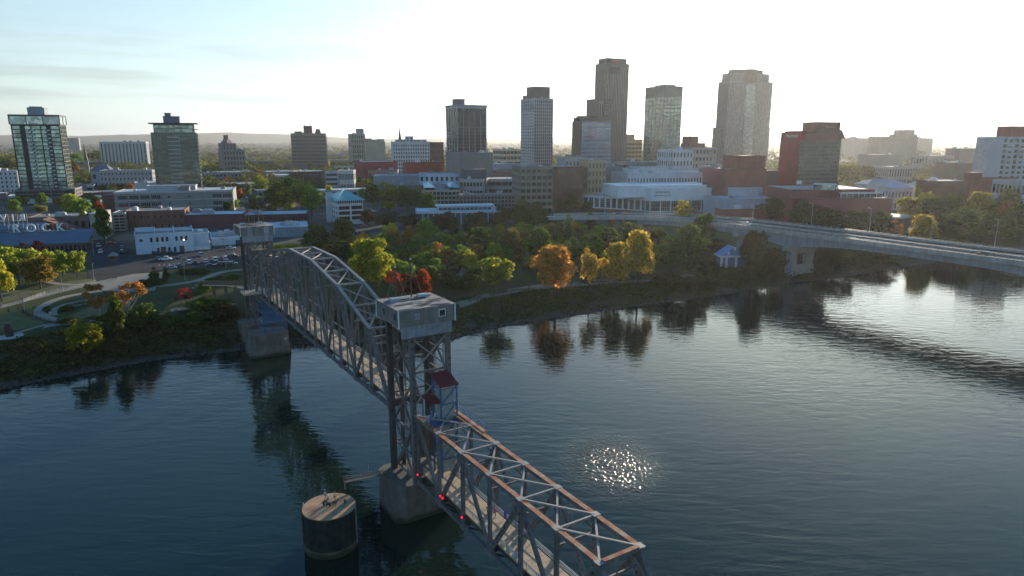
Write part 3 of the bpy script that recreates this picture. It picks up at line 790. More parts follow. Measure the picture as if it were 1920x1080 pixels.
# ---------------- small gantry to the dolphin, dolphin with posts
def dolphin():
    c = gp(617, 951, 6.8); base = Vector((c.x, c.y, 0)); r = 4.3
    o = thing('mooring_dolphin', 'round sheet-pile mooring cell with tan concrete top in the river', 'mooring dolphin', base)
    mb = MB(); n = 56
    for i in range(n):
        a = 2*math.pi*i/n; rr = r+(0.09 if i % 2 else 0)
        mb.v.append((rr*math.cos(a), rr*math.sin(a), 1.2)); mb.v.append((rr*math.cos(a), rr*math.sin(a), 6.9))
    for i in range(n): j = (i+1) % n; mb.f.append((2*i, 2*j, 2*j+1, 2*i+1))
    mb.build('sheet_piles', M['dolphin'], o)
    MB().cyl((0,0), r+.02, r+.04, -4, 1.2, 56, False).build('footing', M['pierc'], o)
    MB().cyl((0,0), r-.02, r-.02, 6.6, 7.0, 48).build('cap', M['cap'], o)
    for (x, y) in ((r+.1, -.3), (-r-.1, .5)):
        MB().box(x-.09, x+.09, y-.09, y+.09, .5, 7.3).build('ladder', M['strut'], o)
    def lightpost(x, y, h, label, head):
        q = thing('navigation_light', label, 'light post', base+Vector((x, y, 7.0)), 0, 'fittings on the mooring cell')
        MB().rod((0,0,0), (0,0,h), .07, .06).build('post', M['galv'], q)
        MB().cyl((0,0), .22, .22, h*.55, h*.8, 10).build('cabinet', M['strut'], q)
        MB().sphere((0,0,h+.1), .16).build('lamp', M[head], q)
        MB().box(-.3, .3, -.3, .3, 0, .12).build('foot', M['black'], q)
    lightpost(-1.0, 1.6, 1.9, 'tallest light post on the round mooring cell, red lamp on top', 'rust')
    lightpost(-.3, .7, 1.5, 'pale middle light post on the round mooring cell', 'white')
    lightpost(.7, 1.2, 1.7, 'short post with red lamp on the round mooring cell, right one', 'rust')
    for i, (x, y) in enumerate(((-.9, .2), (.2, -.1), (2.4, .9))):
        b_ = thing('mooring_bollard', ['black bollard before the tallest light post on the mooring cell', 'black bollard before the pale light post on the mooring cell', 'black bollard near the right rim of the mooring cell'][i], 'bollard', base+Vector((x, y, 7.0)))
        MB().cyl((0,0), .13, .13, 0, .5, 10).build('shaft', M['black'], b_); MB().cyl((0,0), .2, .2, .5, .62, 10).build('head', M['black'], b_)
    # catwalk from the pier to the cell
    w0 = ay(722, 889, 112.5); w1 = ay(646, 904, 107.5); ax = (w1-w0)
    g = thing('catwalk', 'thin grey catwalk truss reaching from the near pier to the mooring cell', 'catwalk', w0)
    for dz in (0, .8):
        for k in (-.3, .3):
            sd_ = Vector((-ax.y, ax.x, 0)).normalized()*k; MB().beam(Vector((0,0,dz))+sd_, ax+Vector((0,0,dz))+sd_, .06, .06).build('rail', M['steel'], g)
    MB().beam((0,0,.02), ax+Vector((0,0,.02)), .55, .05).build('walkway', M['darksteel'], g)
    mb = MB()
    for i in range(13):
        q = ax*(i/12); sd_ = Vector((-ax.y, ax.x, 0)).normalized()
        for k in (-.3, .3): mb.beam(q+sd_*k, q+sd_*k+Vector((0,0,.9)), .06, .06)
    mb.build('posts', M['steel'], g)
    q = ax*.35; mb = MB()
    for k in (-.5, .5):
        mb.beam(q+Vector((k,0,.9)), q+Vector((k,0,2.9)), .09, .09)
    mb.beam(q+Vector((-.5,0,2.9)), q+Vector((.5,0,2.9)), .09, .09); mb.build('gate_frame', M['steel'], g)
    MB().beam(ax, Vector((ax.x, ax.y, 7.0-w0.z)), .12, .12).build('support', M['steel'], g)
dolphin()

# ---------------- red lamps hung on the near span
for i, (px, py) in enumerate(((783, 890), (826, 930), (830, 934), (866, 970))):
    # on the outer face of the left truss
    u = ray(px, py); den = u[0]*E.x + u[1]*E.y; tt = TL-.45
    k = (A0.dot(E) + tt)/den; p = Vector((u[0]*k, u[1]*k, CAM_H+u[2]*k))
    lab = ['lit red lamp on the truss side nearest the near pier', 'upper one of two close red lamps on the near truss', 'lower one of two close red lamps on the near truss', 'lit red lamp on the near truss, lowest and farthest right'][i]
    o = thing('red_lamp', lab, 'lamp', p, TH, 'red lamps on the truss')
    MB().sphere((0,0,0), .17, 10, 6).build('lens', M['redlamp'], o); MB().box(.1, .5, -.15, .15, -.2, .2).build('housing', M['black'], o)
lp = wb(100, 8, 3.2)
# ================================================================== CITY
GR = R(27)
WH = (.62, .63, .62); GREY = (.30, .30, .30); TAN = (.42, .36, .27); STONE = (.33, .30, .25); REDB = (.20, .055, .04); DKB = (.11, .045, .035)
BRN = (.13, .10, .075); RW = (.50, .50, .50); RG = (.22, .22, .22); RD = (.10, .10, .10); TEAL = (.09, .42, .47); CONC = (.40, .38, .34)
G_D = (.03, .035, .04); G_G = (.16, .24, .22); G_B = (.12, .14, .16); G_BR = (.13, .09, .06); G_S = (.22, .25, .27)
UNITS = [MB().box(-1.6, 1.6, -1.1, 1.1, 0, 1.5).box(-1.2, 1.2, -.8, .8, 1.5, 1.9).mesh('roof_unit', M['plain']),
         MB().box(-2.6, 2.6, -1.4, 1.4, 0, 2.2).cyl((-1.1, 0), .9, .9, 2.2, 2.6).cyl((1.2, 0), .9, .9, 2.2, 2.6).mesh('roof_unit', M['plain']),
         MB().box(-.7, .7, -.7, .7, 0, 1.0).mesh('roof_unit', M['plain'])]
BR = random.Random(5)

def fbox(mb, face, w, d, a0, a1, p0, p1, z0, z1, ox=0, oy=0):
    if face == 'F': mb.box(ox+a0, ox+a1, oy-p1, oy-p0, z0, z1)
    elif face == 'L': mb.box(ox-p1, ox-p0, oy+d-a1, oy+d-a0, z0, z1)
    elif face == 'R': mb.box(ox+w+p0, ox+w+p1, oy+a0, oy+a1, z0, z1)
    else: mb.box(ox+w-a1, ox+w-a0, oy+d+p0, oy+d+p1, z0, z1)

def vol(par, x, y, w, d, z0, z1, wall=WH, glass=G_D, nx=8, nz=4, pf=.4, sf=.4, mat='wall', roof=RG, base=0.0, crown=.8, units=0,
        faces='FLR', nside=None, blank='', wins=False, prot=.28, band=None, roofmat='roof', pane='glass', cornice=0.0):
    """one block of a building: glazed core behind a proud grid of piers and spandrels (openings are real recesses)"""
    if nx == 0:
        MB().box(x, x+w, y, y+d, z0, z1-.4).build('wall', M[mat], par, wall)
    else:
        MB().box(x, x+w, y, y+d, z0, z1-.4).build('glazing', M[pane], par, glass)
    mb = MB(); fl = (z1-crown-z0-base)/max(1, nz)
    for f in faces:
        L = w if f in 'FB' else d
        if nx == 0: continue
        if f in blank:
            fbox(mb, f, w, d, -prot, L+prot, 0, prot, z0, z1, x, y); continue
        n = nx if f in 'FB' else (nside if nside else max(1, round(nx*d/w)))
        bay = L/n; pw = bay*pf
        if pf > 0:
            for i in range(n+1):
                c = i*bay; a0, a1 = max(-prot, c-pw/2), min(L+prot, c+pw/2)
                if i == 0: a0, a1 = -prot, max(pw/2, .3)
                if i == n: a0, a1 = L-max(pw/2, .3), L+prot
                fbox(mb, f, w, d, a0, a1, 0, prot, z0, z1, x, y)
        else:
            for a0, a1 in ((-prot, .25), (L-.25, L+prot)): fbox(mb, f, w, d, a0, a1, 0, prot, z0, z1, x, y)
        if sf > 0:
            for k in range(nz+1):
                zc = z0+base+k*fl
                fbox(mb, f, w, d, -prot*.8, L+prot*.8, 0, prot*.8, max(z0, zc-fl*sf/2), min(z1, zc+fl*sf/2), x, y)
        fbox(mb, f, w, d, -prot-.02, L+prot+.02, 0, prot+.02, z1-crown, z1, x, y)
        if cornice: fbox(mb, f, w, d, -cornice, L+cornice, 0, cornice, z1-.5, z1+.12, x, y)
        if band:
            for zc in band: fbox(mb, f, w, d, -prot-.1, L+prot+.1, 0, prot+.1, zc-.25, zc+.25, x, y)
    q = prot
    for (a, b, c, e) in ((x-q, x+w+q, y-q, y+.15), (x-q, x+w+q, y+d-.15, y+d+q), (x-q, x+.15, y+.15, y+d-.15), (x+w-.15, x+w+q, y+.15, y+d-.15)):
        mb.box(a, b, c, e, z1-.45, z1+.25)
    mb.build('wall', M[mat], par, wall)
    MB().box(x+.15, x+w-.15, y+.15, y+d-.15, z1-.39, z1-.12).build('roof', M[roofmat], par, roof)
    if wins and nx:
        pass
    for i in range(units):
        me = UNITS[BR.randrange(3)]
        if w < 8 or d < 8: break
        link('roof_unit', me, par, color=BR.choice([(.5,.5,.5), (.35,.35,.36), (.6,.6,.58), (.25,.25,.25)]), loc=(x+BR.uniform(4, max(4.1, w-4)), y+BR.uniform(3, max(3.1, d-3)), z1-.13), rotz=BR.choice([0, math.pi/2]))

def letters(body, par, loc, size, rot, mat, color=None, extrude=.1, align='LEFT', name='lettering', offset=0.0, flip=False):
    c = bpy.data.curves.new(name, 'FONT'); c.body = body; c.size = size; c.extrude = extrude; c.align_x = align; c.offset = offset
    t_ = bpy.data.objects.new(name, c); COL.objects.link(t_); bpy.context.view_layer.update()
    me = bpy.data.meshes.new_from_object(t_.evaluated_get(bpy.context.evaluated_depsgraph_get())); bpy.data.objects.remove(t_); me.materials.clear(); me.materials.append(M[mat]); me.name = name
    o = link(name, me, par, color); o.location = loc; o.rotation_euler = rot
    if flip: o.scale = (-1, 1, 1)
    return o

def site(name, label, cat, xc, xr, ytop, Y, depth=None, xl=None, G=GR, zb=None, h=None, group=None):
    """corner, width and depth of a building from its silhouette in the survey photo; returns thing, w, d, height"""
    C = ay(xc, ytop, Y); cg, sg = math.cos(G), math.sin(G); k = (CAM_H-C.z)*SP
    u = xr-960.0; w = (u*(Y*CP+k) - FP*C.x)/(FP*cg - u*sg*CP)
    if xl is not None:
        u = xl-960.0; depth = (FP*C.x - u*(Y*CP+k))/(u*cg*CP + FP*sg)
    g = hz(C.x, C.y) - 1.0
    if zb is None: zb = g
    if C.z < zb + 3: C.z = zb + 3
    o = thing(name, label, cat, (C.x, C.y, zb), G, group); landmark(C.x+w*.5, C.y, label)
    return o, w, depth, C.z - zb

# ---- towers left
def glass_tower():
    o, w, d, h = site('glass_tower', 'tall glass condo tower with dark vertical frames at the left edge', 'tower block', 18, 108, 215, 590, depth=24, G=R(22))
    vol(o, 0, 0, w, d, 12, h-8, wall=(.025, .028, .028), glass=(.30, .42, .38), nx=5, nz=16, pf=.10, sf=.22, mat='plain', nside=4, prot=.5)
    for a, b in ((.17, .27), (.72, .81)):
        MB().box(w*a, w*b, -.9, .5, 12, h-8).build('dark_shaft', M['plain'], o, (.03, .03, .03))
    for a, b in ((.29, .36), (.39, .46), (.66, .71), (.735, .80)):
        mb = MB()
        for k in range(15):
            z = 14+k*(h-24)/15; mb.box(w*a, w*b, -1.7, -.9, z, z+1.3)
        mb.build('balconies', M['plain'], o, (.4, .42, .42), kind='stuff')
    vol(o, -1, -1, w+2, d+2, h-8, h, wall=(.06, .065, .065), glass=(.28, .38, .38), nx=3, nz=1, pf=.05, sf=.1, mat='plain', prot=.3)
    vol(o, w*.34, 5, w*.36, 12, h-.3, h+6, nx=0, wall=(.28, .32, .34), roof=RG); MB().box(w*.38, w*.66, 6, 15, h+6, h+7.2).build('roof_plant', M['plain'], o, (.3, .3, .3))
    vol(o, -3, -6, w+9, d+8, 0, 12.5, wall=(.13, .13, .13), glass=(.02, .02, .02), nx=5, nz=4, pf=.08, sf=.25, mat='plain', roof=RD, prot=.3, pane='plain')
    for a in (.25, .55, .85): MB().box(w*a-4, w*a+4, -6.5, -6.32, 1, 5).build('white_screen', M['plain'], o, (.6, .6, .6))
glass_tower()
def glass_tower2():
    o, w, d, h = site('glass_tower', 'green glass apartment tower with flat overhanging dark roof slab', 'tower block', 281, 366, 230, 650, xl=270, G=R(21))
    d = max(d, 20)
    vol(o, 0, 0, w, d, 0, h-9, wall=(.13, .15, .135), glass=(.08, .115, .10), nx=15, nz=17, pf=.10, sf=.16, mat='plain', nside=6, prot=.35)
    mb = MB()
    for k in range(15):
        z = 3+k*(h-13)/15; mb.box(w*.34, w*.62, -1.9, -.36, z, z+.25); mb.box(w*.34, w*.62, -1.9, -1.8, z+.25, z+1.2)
    mb.build('balconies', M['plain'], o, (.30, .36, .33), kind='stuff')
    vol(o, 2.5, 1.5, w-5, d-3, h-9, h-1, wall=(.04, .05, .045), glass=(.22, .30, .27), nx=3, nz=2, pf=.04, sf=.15, mat='plain', prot=.3)
    MB().box(-1.6, w+1.6, -1.6, d+1.6, h-1, h).build('roof_slab', M['plain'], o, (.025, .025, .025))
    MB().box(w-3, w+2, -1.6, 3, h-6.2, h-5.6).build('side_ledge', M['plain'], o, (.025, .025, .025))
    vol(o, w*.28, 6, w*.36, 10, h, h+6, nx=0, wall=(.16, .17, .22)); vol(o, w*.32, 7, w*.13, 6, h+6, h+9, nx=0, wall=(.16, .16, .18))
glass_tower2()

# ---- generic buildings: name, label, (xc, xr, ytop, Y, depth or ('l', xl)), style dict
B = []
def add(label, geo, G=GR, name='building', cat='building', zb=None, extra=None, group=None, **st):
    xc, xr, yt, Y, dep = geo
    o, w, d, h = site(name, label, cat, xc, xr, yt, Y, depth=dep if not isinstance(dep, tuple) else None, xl=dep[1] if isinstance(dep, tuple) else None, G=G, zb=zb, group=group)
    d = max(6, min(abs(d), 90)); w = max(5, w)
    st.setdefault('units', 3 if w > 20 else 1)
    vol(o, 0, 0, w, d, 0, h, **st)
    if extra: extra(o, w, d, h)
    c_, s_ = math.cos(G), math.sin(G); B.append((o.location.x, o.location.y, w, d, G, h))
    return o, w, d, h

def pent(fr, mat='wall', **k):
    def f(o, w, d, h):
        for (a, b, c, e, hh, colr) in fr: vol(o, w*a, d*c, w*(b-a), d*(e-c), h-.3, h+hh, nx=0, wall=colr, mat=mat)
    return f
add('white long slab hotel with dark vertical window strips behind the steeple', (186, 273, 266, 1250, 18), G=R(15), wall=(.48, .49, .48), glass=G_D, nx=13, nz=1, pf=.62, sf=0, crown=3, base=0, roof=RG, extra=pent([(.5, .56, .3, .6, 2, GREY)]))
add('hazy pale block with small dome on the far left skyline', (115, 147, 259, 2600, 50), wall=(.25, .25, .24), nx=0, extra=lambda o, w, d, h: MB().sphere((w*.25, 12, h), 11, 12, 8).build('dome', M['plain'], o, (.2, .2, .2)))
add('stone bank building with stepped domed cupola left of the skyline', (418, 458, 281, 1000, ('l', 408)), wall=(.22, .20, .18), glass=G_D, nx=7, nz=5, pf=.6, sf=.45,
    extra=lambda o, w, d, h: (vol(o, 0, 0, w*.62, d*.8, h, h+9, wall=(.22,.20,.18), nx=4, nz=2, pf=.6, sf=.4), MB().cyl((w*.3, d*.4), w*.30, w*.14, h+9, h+15, 4).cyl((w*.3, d*.4), w*.13, w*.13, h+15, h+21, 8).build('cupola', M['plain'], o, (.15,.12,.1))))
add('wide brown masonry office block with tall roof penthouse left of the skyline', (545, 610, 250, 1150, 30), G=R(12), wall=(.21, .18, .15), glass=G_D, nx=16, nz=10, pf=.5, sf=.5, crown=3,
    extra=lambda o, w, d, h: (vol(o, w*.1, 4, w*.2, 15, h, h+3, nx=0, wall=BRN), vol(o, w*.37, 4, w*.24, 15, h, h+12, nx=0, wall=(.12,.09,.08)), MB().cyl((w*.78, 10), 5, 3.5, h, h+7, 12).build('tank', M['plain'], o, (.14,.12,.1)), MB().rod((w*.4,8,h+12), (w*.4,8,h+22), .4, .2).rod((w*.58,8,h+12), (w*.58,8,h+30), .4, .15).build('aerials', M['plain'], o, (.2,.2,.2))))
add('pale concrete cluster with square tower on the skyline', (659, 684, 251, 1250, 25), wall=(.37, .34, .28), glass=G_D, nx=6, nz=7, pf=.55, sf=.4, extra=lambda o, w, d, h: vol(o, w*.5, 2, w*.45, 14, 0, h+9, nx=0, wall=(.33, .30, .25)))
add('low pale concrete block with three roof towers right of the square tower', (684, 722, 266, 1250, 25), wall=(.36, .33, .27), nx=0, extra=pent([(.05, .38, .2, .8, 6, STONE), (.42, .72, .2, .8, 4, STONE), (.76, 1, .2, .8, 5, TAN)]))
add('white office tower of many small windows beside the dark spire', (736, 805, 266, 900, 26), G=R(14), wall=(.58, .59, .59), glass=G_D, nx=15, nz=10, pf=.52, sf=.46, crown=2.4, cornice=.8, roof=RG, extra=lambda o, w, d, h: (vol(o, w*.37, 5, w*.2, 8, h, h+7, wall=WH, nx=2, nz=2, pf=.5, sf=.5), vol(o, w*.1, 10, w*.85, 12, h, h+2.5, nx=0, wall=GREY)))
add('dark brick block right behind the white small-windowed tower', (808, 831, 267, 960, ('l', 798)), wall=DKB, nx=5, nz=6, pf=.7, sf=.6, mat='brick')
add('grey pinstriped office tower with flat cap and white vertical ribs', (857, 911, 200, 720, ('l', 837)), wall=(.50, .50, .50), glass=(.05, .06, .07), nx=5, nz=1, pf=.06, sf=0, crown=1.5, nside=4, prot=.6, roof=RG,
    extra=lambda o, w, d, h: (vol(o, -1, -1, w+2, d+2, h, h+1.8, nx=0, wall=(.35, .35, .35)), vol(o, w*.1, d*.3, w*.28, d*.4, h+2, h+8, nx=0, wall=(.22, .2, .18)),
        [MB().box(-.3, w+.3, -.34, -.02, 2+i*3.4, 2.9+i*3.4).build('spandrel', M['plain'], o, (.10, .10, .10)) for i in range(20)], [MB().box(-.34, -.02, -.3, d+.3, 2+i*3.4, 2.9+i*3.4).build('spandrel', M['plain'], o, (.16, .17, .18)) for i in range(20)],
        MB().box(0,0.1,0,0.1,0,.1)))
add('plain grey windowless box below the pinstriped tower', (862, 924, 287, 640, ('l', 836)), G=R(20), wall=(.20, .19, .18), nx=0, roof=RG)
add('bright red painted brick block with pale patches', (762, 833, 305, 700, ('l', 755)), wall=(.36, .06, .045), nx=0, mat='brick', roof=RG)
add('long low dark red windowless block', (680, 745, 304, 800, 40), wall=(.24, .045, .04), nx=0, mat='brick', roof=RW)
add('yellow-lit concrete parking deck between the two grey towers', (943, 977, 280, 1000, ('l', 925)), wall=(.60, .52, .36), glass=(.03, .03, .03), nx=5, nz=5, pf=.10, sf=.45, pane='plain')
add('pale grey high-rise with grid of square windows and dark rooftop block', (1002, 1037, 184, 830, ('l', 977)), wall=(.36, .38, .40), glass=(.03, .035, .045), nx=9, nz=26, pf=.42, sf=.34, nside=6, crown=2, roof=RG,
    extra=lambda o, w, d, h: (vol(o, w*.12, d*.2, w*.86, d*.55, h-.2, h+13.5, nx=0, wall=(.13, .12, .11)), vol(o, 1, d*.78, 6, 5, h-.2, h+4, nx=0, wall=(.2, .2, .2)),
        [MB().box(-.6, -.3, .5, d-.5, 3+i*3.55, 4.6+i*3.55).build('spandrel_band', M['plain'], o, (.42, .44, .46)) for i in range(24)]))
# brown slab with pale glass front
add('brown-sided office slab with pale blue glass front and stepped roof', (1092, 1146, 228, 760, ('l', 1074)), wall=(.34, .37, .40), glass=(.26, .30, .34), nx=2, nz=17, pf=.04, sf=.42, mat='plain', roof=RG, blank='', extra=lambda o, w, d, h: (MB().box(-.9, -.32, 0, d, 0, h+.5).build('side_wall', M['plain'], o, (.115, .095, .075)), vol(o, w*.05, d*.3, w*.85, d*.5, h-.2, h+6, nx=0, wall=(.12, .10, .08)), vol(o, -1, d*.45, 7, d*.4, h-.2, h+4, nx=0, wall=(.12, .10, .08))))
def tallest():
    o, w, d, h = site('office_tower', 'tallest dark brown granite tower with stepped left shoulder', 'tower block', 1136, 1179, 118, 810, xl=1117)
    st = dict(wall=(.22, .195, .165), glass=(.13, .12, .11), mat='plain', nside=9, prot=.25)
    vol(o, 0, 0, w, d, 0, h, nx=14, nz=1, pf=.55, sf=0, crown=6, roof=RD, **st)
    vol(o, w*.08, d*.08, w*.84, d*.84, h-.2, h+5.5, nx=0, wall=(.15, .12, .10))
    MB().box(w*.2, w*.62, -.35, -.2, h-12, h-4).build('sign_panel', M['plain'], o, (.12, .085, .075))
    MB().box(w*.28, w*.60, d*.07-.4, d*.07-.1, h+.6, h+4).build('sign_letters', M['plain'], o, (.32, .12, .10))
    vol(o, -w*.0-6, 2, 6, d-6, 0, h*.70, nx=2, nz=1, pf=.5, sf=0, crown=3, **st)
    vol(o, -6, d-4, w*.7, 12, 0, h*.72, nx=6, nz=1, pf=.5, sf=0, crown=3, **st)
    for i in range(12): MB().box(w*-.02, w*.32, -.6, -.28, h*.42+i*3.6, h*.42+1.6+i*3.6).build('spandrel', M['plain'], o, (.09, .08, .07))
    for x, y in ((w*.02, d*.1), (w*.93, d*.1), (w*.88, d*.3)): MB().rod((x,y,h), (x,y,h+4.5), .25, .2).sphere((x,y,h+4.8), .8).build('aerial', M['plain'], o, (.3,.3,.3))
tallest()
add('tan parking and office block with cut gable roof beside the tall brown tower', (1146, 1204, 262, 880, 30), G=R(18), wall=(.30, .26, .21), glass=(.04, .04, .04), nx=9, nz=10, pf=.14, sf=.55, crown=3, pane='plain', extra=pent([(.0, .55, .1, .6, 4, (.2,.17,.14)), (.3, .75, .0, .8, 6.5, (.28,.24,.2))]))
add('pale green glass tower with dark floor lines and solid olive top band', (1246, 1280, 161, 840, ('l', 1211)), wall=(.21, .21, .18), glass=(.36, .40, .35), nx=5, nz=23, pf=.10, sf=.26, mat='plain', nside=5, crown=12, roof=RG,
    extra=lambda o, w, d, h: (vol(o, w*.2, d*.2, w*.5, d*.5, h-.2, h+2, nx=0, wall=GREY), MB().rod((2, d*.5, h), (2, d*.5, h+5), .3, .2).build('aerial', M['plain'], o, (.2,.2,.2))))
add('white hotel block with dark brick penthouse below the pale glass tower', (1262, 1300, 281, 640, 26), G=R(20), wall=(.60, .60, .60), glass=G_D, nx=6, nz=6, pf=.55, sf=.45, roof=RW)
add('cream masonry block with red brick roof house between the two glass towers', (1298, 1344, 277, 690, 30), G=R(14), wall=(.45, .41, .35), glass=G_D, nx=7, nz=7, pf=.4, sf=.5, roof=RG, extra=pent([(.05, .35, .2, .8, 11, (.20,.08,.06)), (.0, .7, .3, .8, 4, (.16,.09,.07))], 'brick'))
add('long low tan parking deck in front of the gabled block', (1168, 1262, 304, 690, 24), G=R(12), wall=(.36, .33, .27), glass=(.04, .04, .04), nx=12, nz=4, pf=.12, sf=.5, pane='plain', roof=RW)
add('grey windowless wall block beside the tan window block', (1136, 1168, 313, 600, 30), G=R(10), wall=(.17, .18, .19), nx=0)
add('tan brick block with rows of dark upright windows', (1103, 1136, 301, 560, 24), G=R(12), wall=(.45, .33, .18), glass=G_D, nx=5, nz=6, pf=.6, sf=.45, roof=RG)
add('dark brown brick hotel with pale window rows', (1035, 1094, 313, 540, 28), G=R(10), wall=(.13, .055, .04), glass=(.20, .17, .13), nx=6, nz=6, pf=.45, sf=.5, mat='brick', roof=RW, units=2, band=[20])
add('grey green office block with wide grid windows and round roof fans', (976, 1036, 313, 530, 36), G=R(10), wall=(.24, .22, .18), glass=(.04, .055, .05), nx=6, nz=7, pf=.24, sf=.46, roof=RG, units=6)
add('pale stone attic block behind the grid-windowed office', (1060, 1100, 296, 620, 26), G=R(12), wall=(.42, .41, .38), glass=G_D, nx=6, nz=4, pf=.6, sf=.5, units=3)
add('white long government block with arched looking small windows', (1177, 1344, 325, 560, 50), G=R(10), wall=(.52, .53, .53), glass=G_D, nx=30, nz=3, pf=.58, sf=.42, crown=2.2, roof=RW, units=4, extra=pent([(.2, .5, .2, .8, 4, WH), (.12, .2, .3, .8, 2.5, WH)]))
add('dark red brick hall behind the white concert building', (1361, 1438, 318, 500, 40), G=R(8), wall=(.17, .045, .04), nx=0, mat='brick', roof=RD, extra=pent([(.45, .98, .05, .9, 9.5, (.19, .045, .04))], 'brick'))
add('concrete parking deck left of the dark red brick hall', (1336, 1362, 312, 560, 26), G=R(8), wall=(.42, .40, .37), glass=(.02, .02, .02), nx=3, nz=5, pf=.08, sf=.45, pane='plain')
add('dark low brick wing right of the dark red brick hall', (1436, 1462, 321, 520, 22), G=R(8), wall=(.09, .05, .05), nx=0, mat='brick', roof=RW)

def crown_tower():
    o, w, d, h = site('office_tower', 'broad bronze glass skyscraper with curved stepped crown under the sun', 'tower block', 1367, 1449, 152, 1150, xl=1354, G=R(18.5)); d = max(d, 28)
    st = dict(wall=(.24, .21, .19), glass=(.30, .28, .27), mat='plain', prot=.4)
    vol(o, 0, 0, w, d, 0, h, nx=30, nz=1, pf=.42, sf=0, crown=2, nside=14, roof=RG, **st)
    vol(o, -6.5, 4, w+11, d-6, 0, h*.50, nx=32, nz=1, pf=.42, sf=0, crown=2, nside=12, **st)
    vol(o, w*.05, 3, w*.88, d-6, h-.2, h+13, nx=26, nz=1, pf=.42, sf=0, crown=2, **st)
    vol(o, w*.16, 5, w*.64, d-10, h+13, h+19, nx=0, wall=(.18, .15, .13), mat='plain')
    n = 9; mb = MB(); k = len(mb.v)
    for i in range(n+1):
        a = math.pi*i/n; x_, y_ = w*.5 - math.cos(a)*w*.12, -math.sin(a)*5
        mb.v += [(x_, y_, 0), (x_, y_, h-4)]
    for i in range(n): mb.f.append((2*i, 2*i+2, 2*i+3, 2*i+1))
    mb.build('curved_bay', M['glass'], o, (.32, .32, .31))
    mb = MB()
    for i in range(38):
        z = 6+i*(h-12)/38
        for j in range(n):
            a, b = math.pi*j/n, math.pi*(j+1)/n
            mb.beam((w*.5-math.cos(a)*w*.121, -math.sin(a)*5.1, z), (w*.5-math.cos(b)*w*.121, -math.sin(b)*5.1, z), .3, .9)
    mb.build('bay_floor_bands', M['plain'], o, (.17, .14, .12), kind='stuff')
    MB().cyl((w*.5, 8), w*.15, w*.15, h, h+19.5, 20).build('crown_drum', M['plain'], o, (.24, .17, .12))
crown_tower()

def red_hotel():
    o, w, d, h = site('hotel_tower', 'red brick hotel tower with grey glass front and overhanging roof crown', 'hotel', 1502, 1578, 252, 520, xl=1466, G=R(20))
    d = min(d, 40)
    vol(o, 0, 0, w, d, 0, h-1, wall=(.13, .13, .115), glass=(.16, .17, .15), nx=26, nz=20, pf=.10, sf=.32, mat='plain', blank='', prot=.15, roof=RG)
    MB().box(-.8, -.16, -.3, d, 0, h+1.5).build('brick_side', M['brick'], o, (.27, .035, .04))
    MB().box(-.9, w*.92, -.7, -.16, h-5.2, h+1.2).build('parapet_band', M['plain'], o, (.20, .075, .07))
    MB().box(-.95, 4.0, -.75, d*.8, h-4.4, h+2.6).build('sign_block', M['brick'], o, (.27, .035, .04))
    vol(o, w*.40, 2, w*.6, d*.7, h, h+9, nx=0, wall=(.20, .07, .06), mat='brick')
    mb = MB(); x0, x1, y0, y1 = w*.38, w+1, -.9, d*.8
    mb.quadbox([(x0+4,y0,h-3),(x1+2.5,y0,h-3),(x1+2.5,y1,h-3),(x0+4,y1,h-3),(x0,y0+1,h+3.5),(x1-1,y0+1,h+3.5),(x1-1,y1-1,h+3.5),(x0,y1-1,h+3.5)])
    mb.build('roof_crown', M['plain'], o, (.20, .10, .085))
    def txt(body, loc, size, rot, mat_, color): letters(body, o, loc, size, rot, mat_, color, .12)
    txt('Marriott', (-.98, d*.72, h-2.2), 3.6, (math.pi/2, 0, -math.pi/2), 'plain', (.65, .5, .5))
    txt('Marriott', (w*.62, 1.8, h+4.6), 2.6, (math.pi/2, 0, 0), 'plain', (.5, .35, .33))
    MB().box(-.6, 1.6, -.5, -.2, h*.40, h*.445).box(2.2, 4.2, -.5, -.2, h*.40, h*.445).build('white_emblem', M['plain'], o, (.8, .78, .78))
red_hotel()

# ---- right side
add('hazy tall block with stepped top on the right skyline', (1651, 1722, 256, 1500, 40), G=R(8), wall=(.20, .19, .17), nx=0, extra=pent([(.60, .93, .1, .8, 14, (.2,.19,.17)), (.52, .99, .05, .9, 5, (.2,.19,.17))]))
add('hazy low pale block just right of the red hotel', (1582, 1630, 259, 1900, 50), G=R(6), wall=(.3, .28, .25), nx=0, extra=pent([(.45, .6, .2, .6, 4, GREY)]))
add('hazy small block right of the stepped skyline block', (1722, 1750, 259, 2000, 40), G=R(6), wall=(.26, .25, .24), nx=0, extra=pent([(.0, .3, .2, .6, 4, GREY)]))
add('small stone office with tall window strips behind the trees', (1668, 1712, 313, 800, 26), G=R(10), wall=(.42, .38, .32), glass=G_D, nx=9, nz=2, pf=.5, sf=.3, roof=RG)
add('low white-roofed warehouse in the haze', (1633, 1690, 290, 1100, 30), G=R(8), wall=(.22, .21, .2), nx=0, roof=(.7, .7, .7))
add('long pale low block in the haze right of the warehouse', (1735, 1790, 292, 1050, 30), G=R(8), wall=(.36, .34, .3), glass=G_D, nx=8, nz=2, pf=.4, sf=.5, roof=RG)
add('dull brown block at the foot of the white apartment tower', (1790, 1836, 305, 760, 30), G=R(6), wall=(.2, .13, .11), nx=0, roof=RG)
add('grey block in the haze left of the white apartment tower', (1800, 1835, 279, 1050, 30), G=R(6), wall=(.2, .19, .18), nx=0)
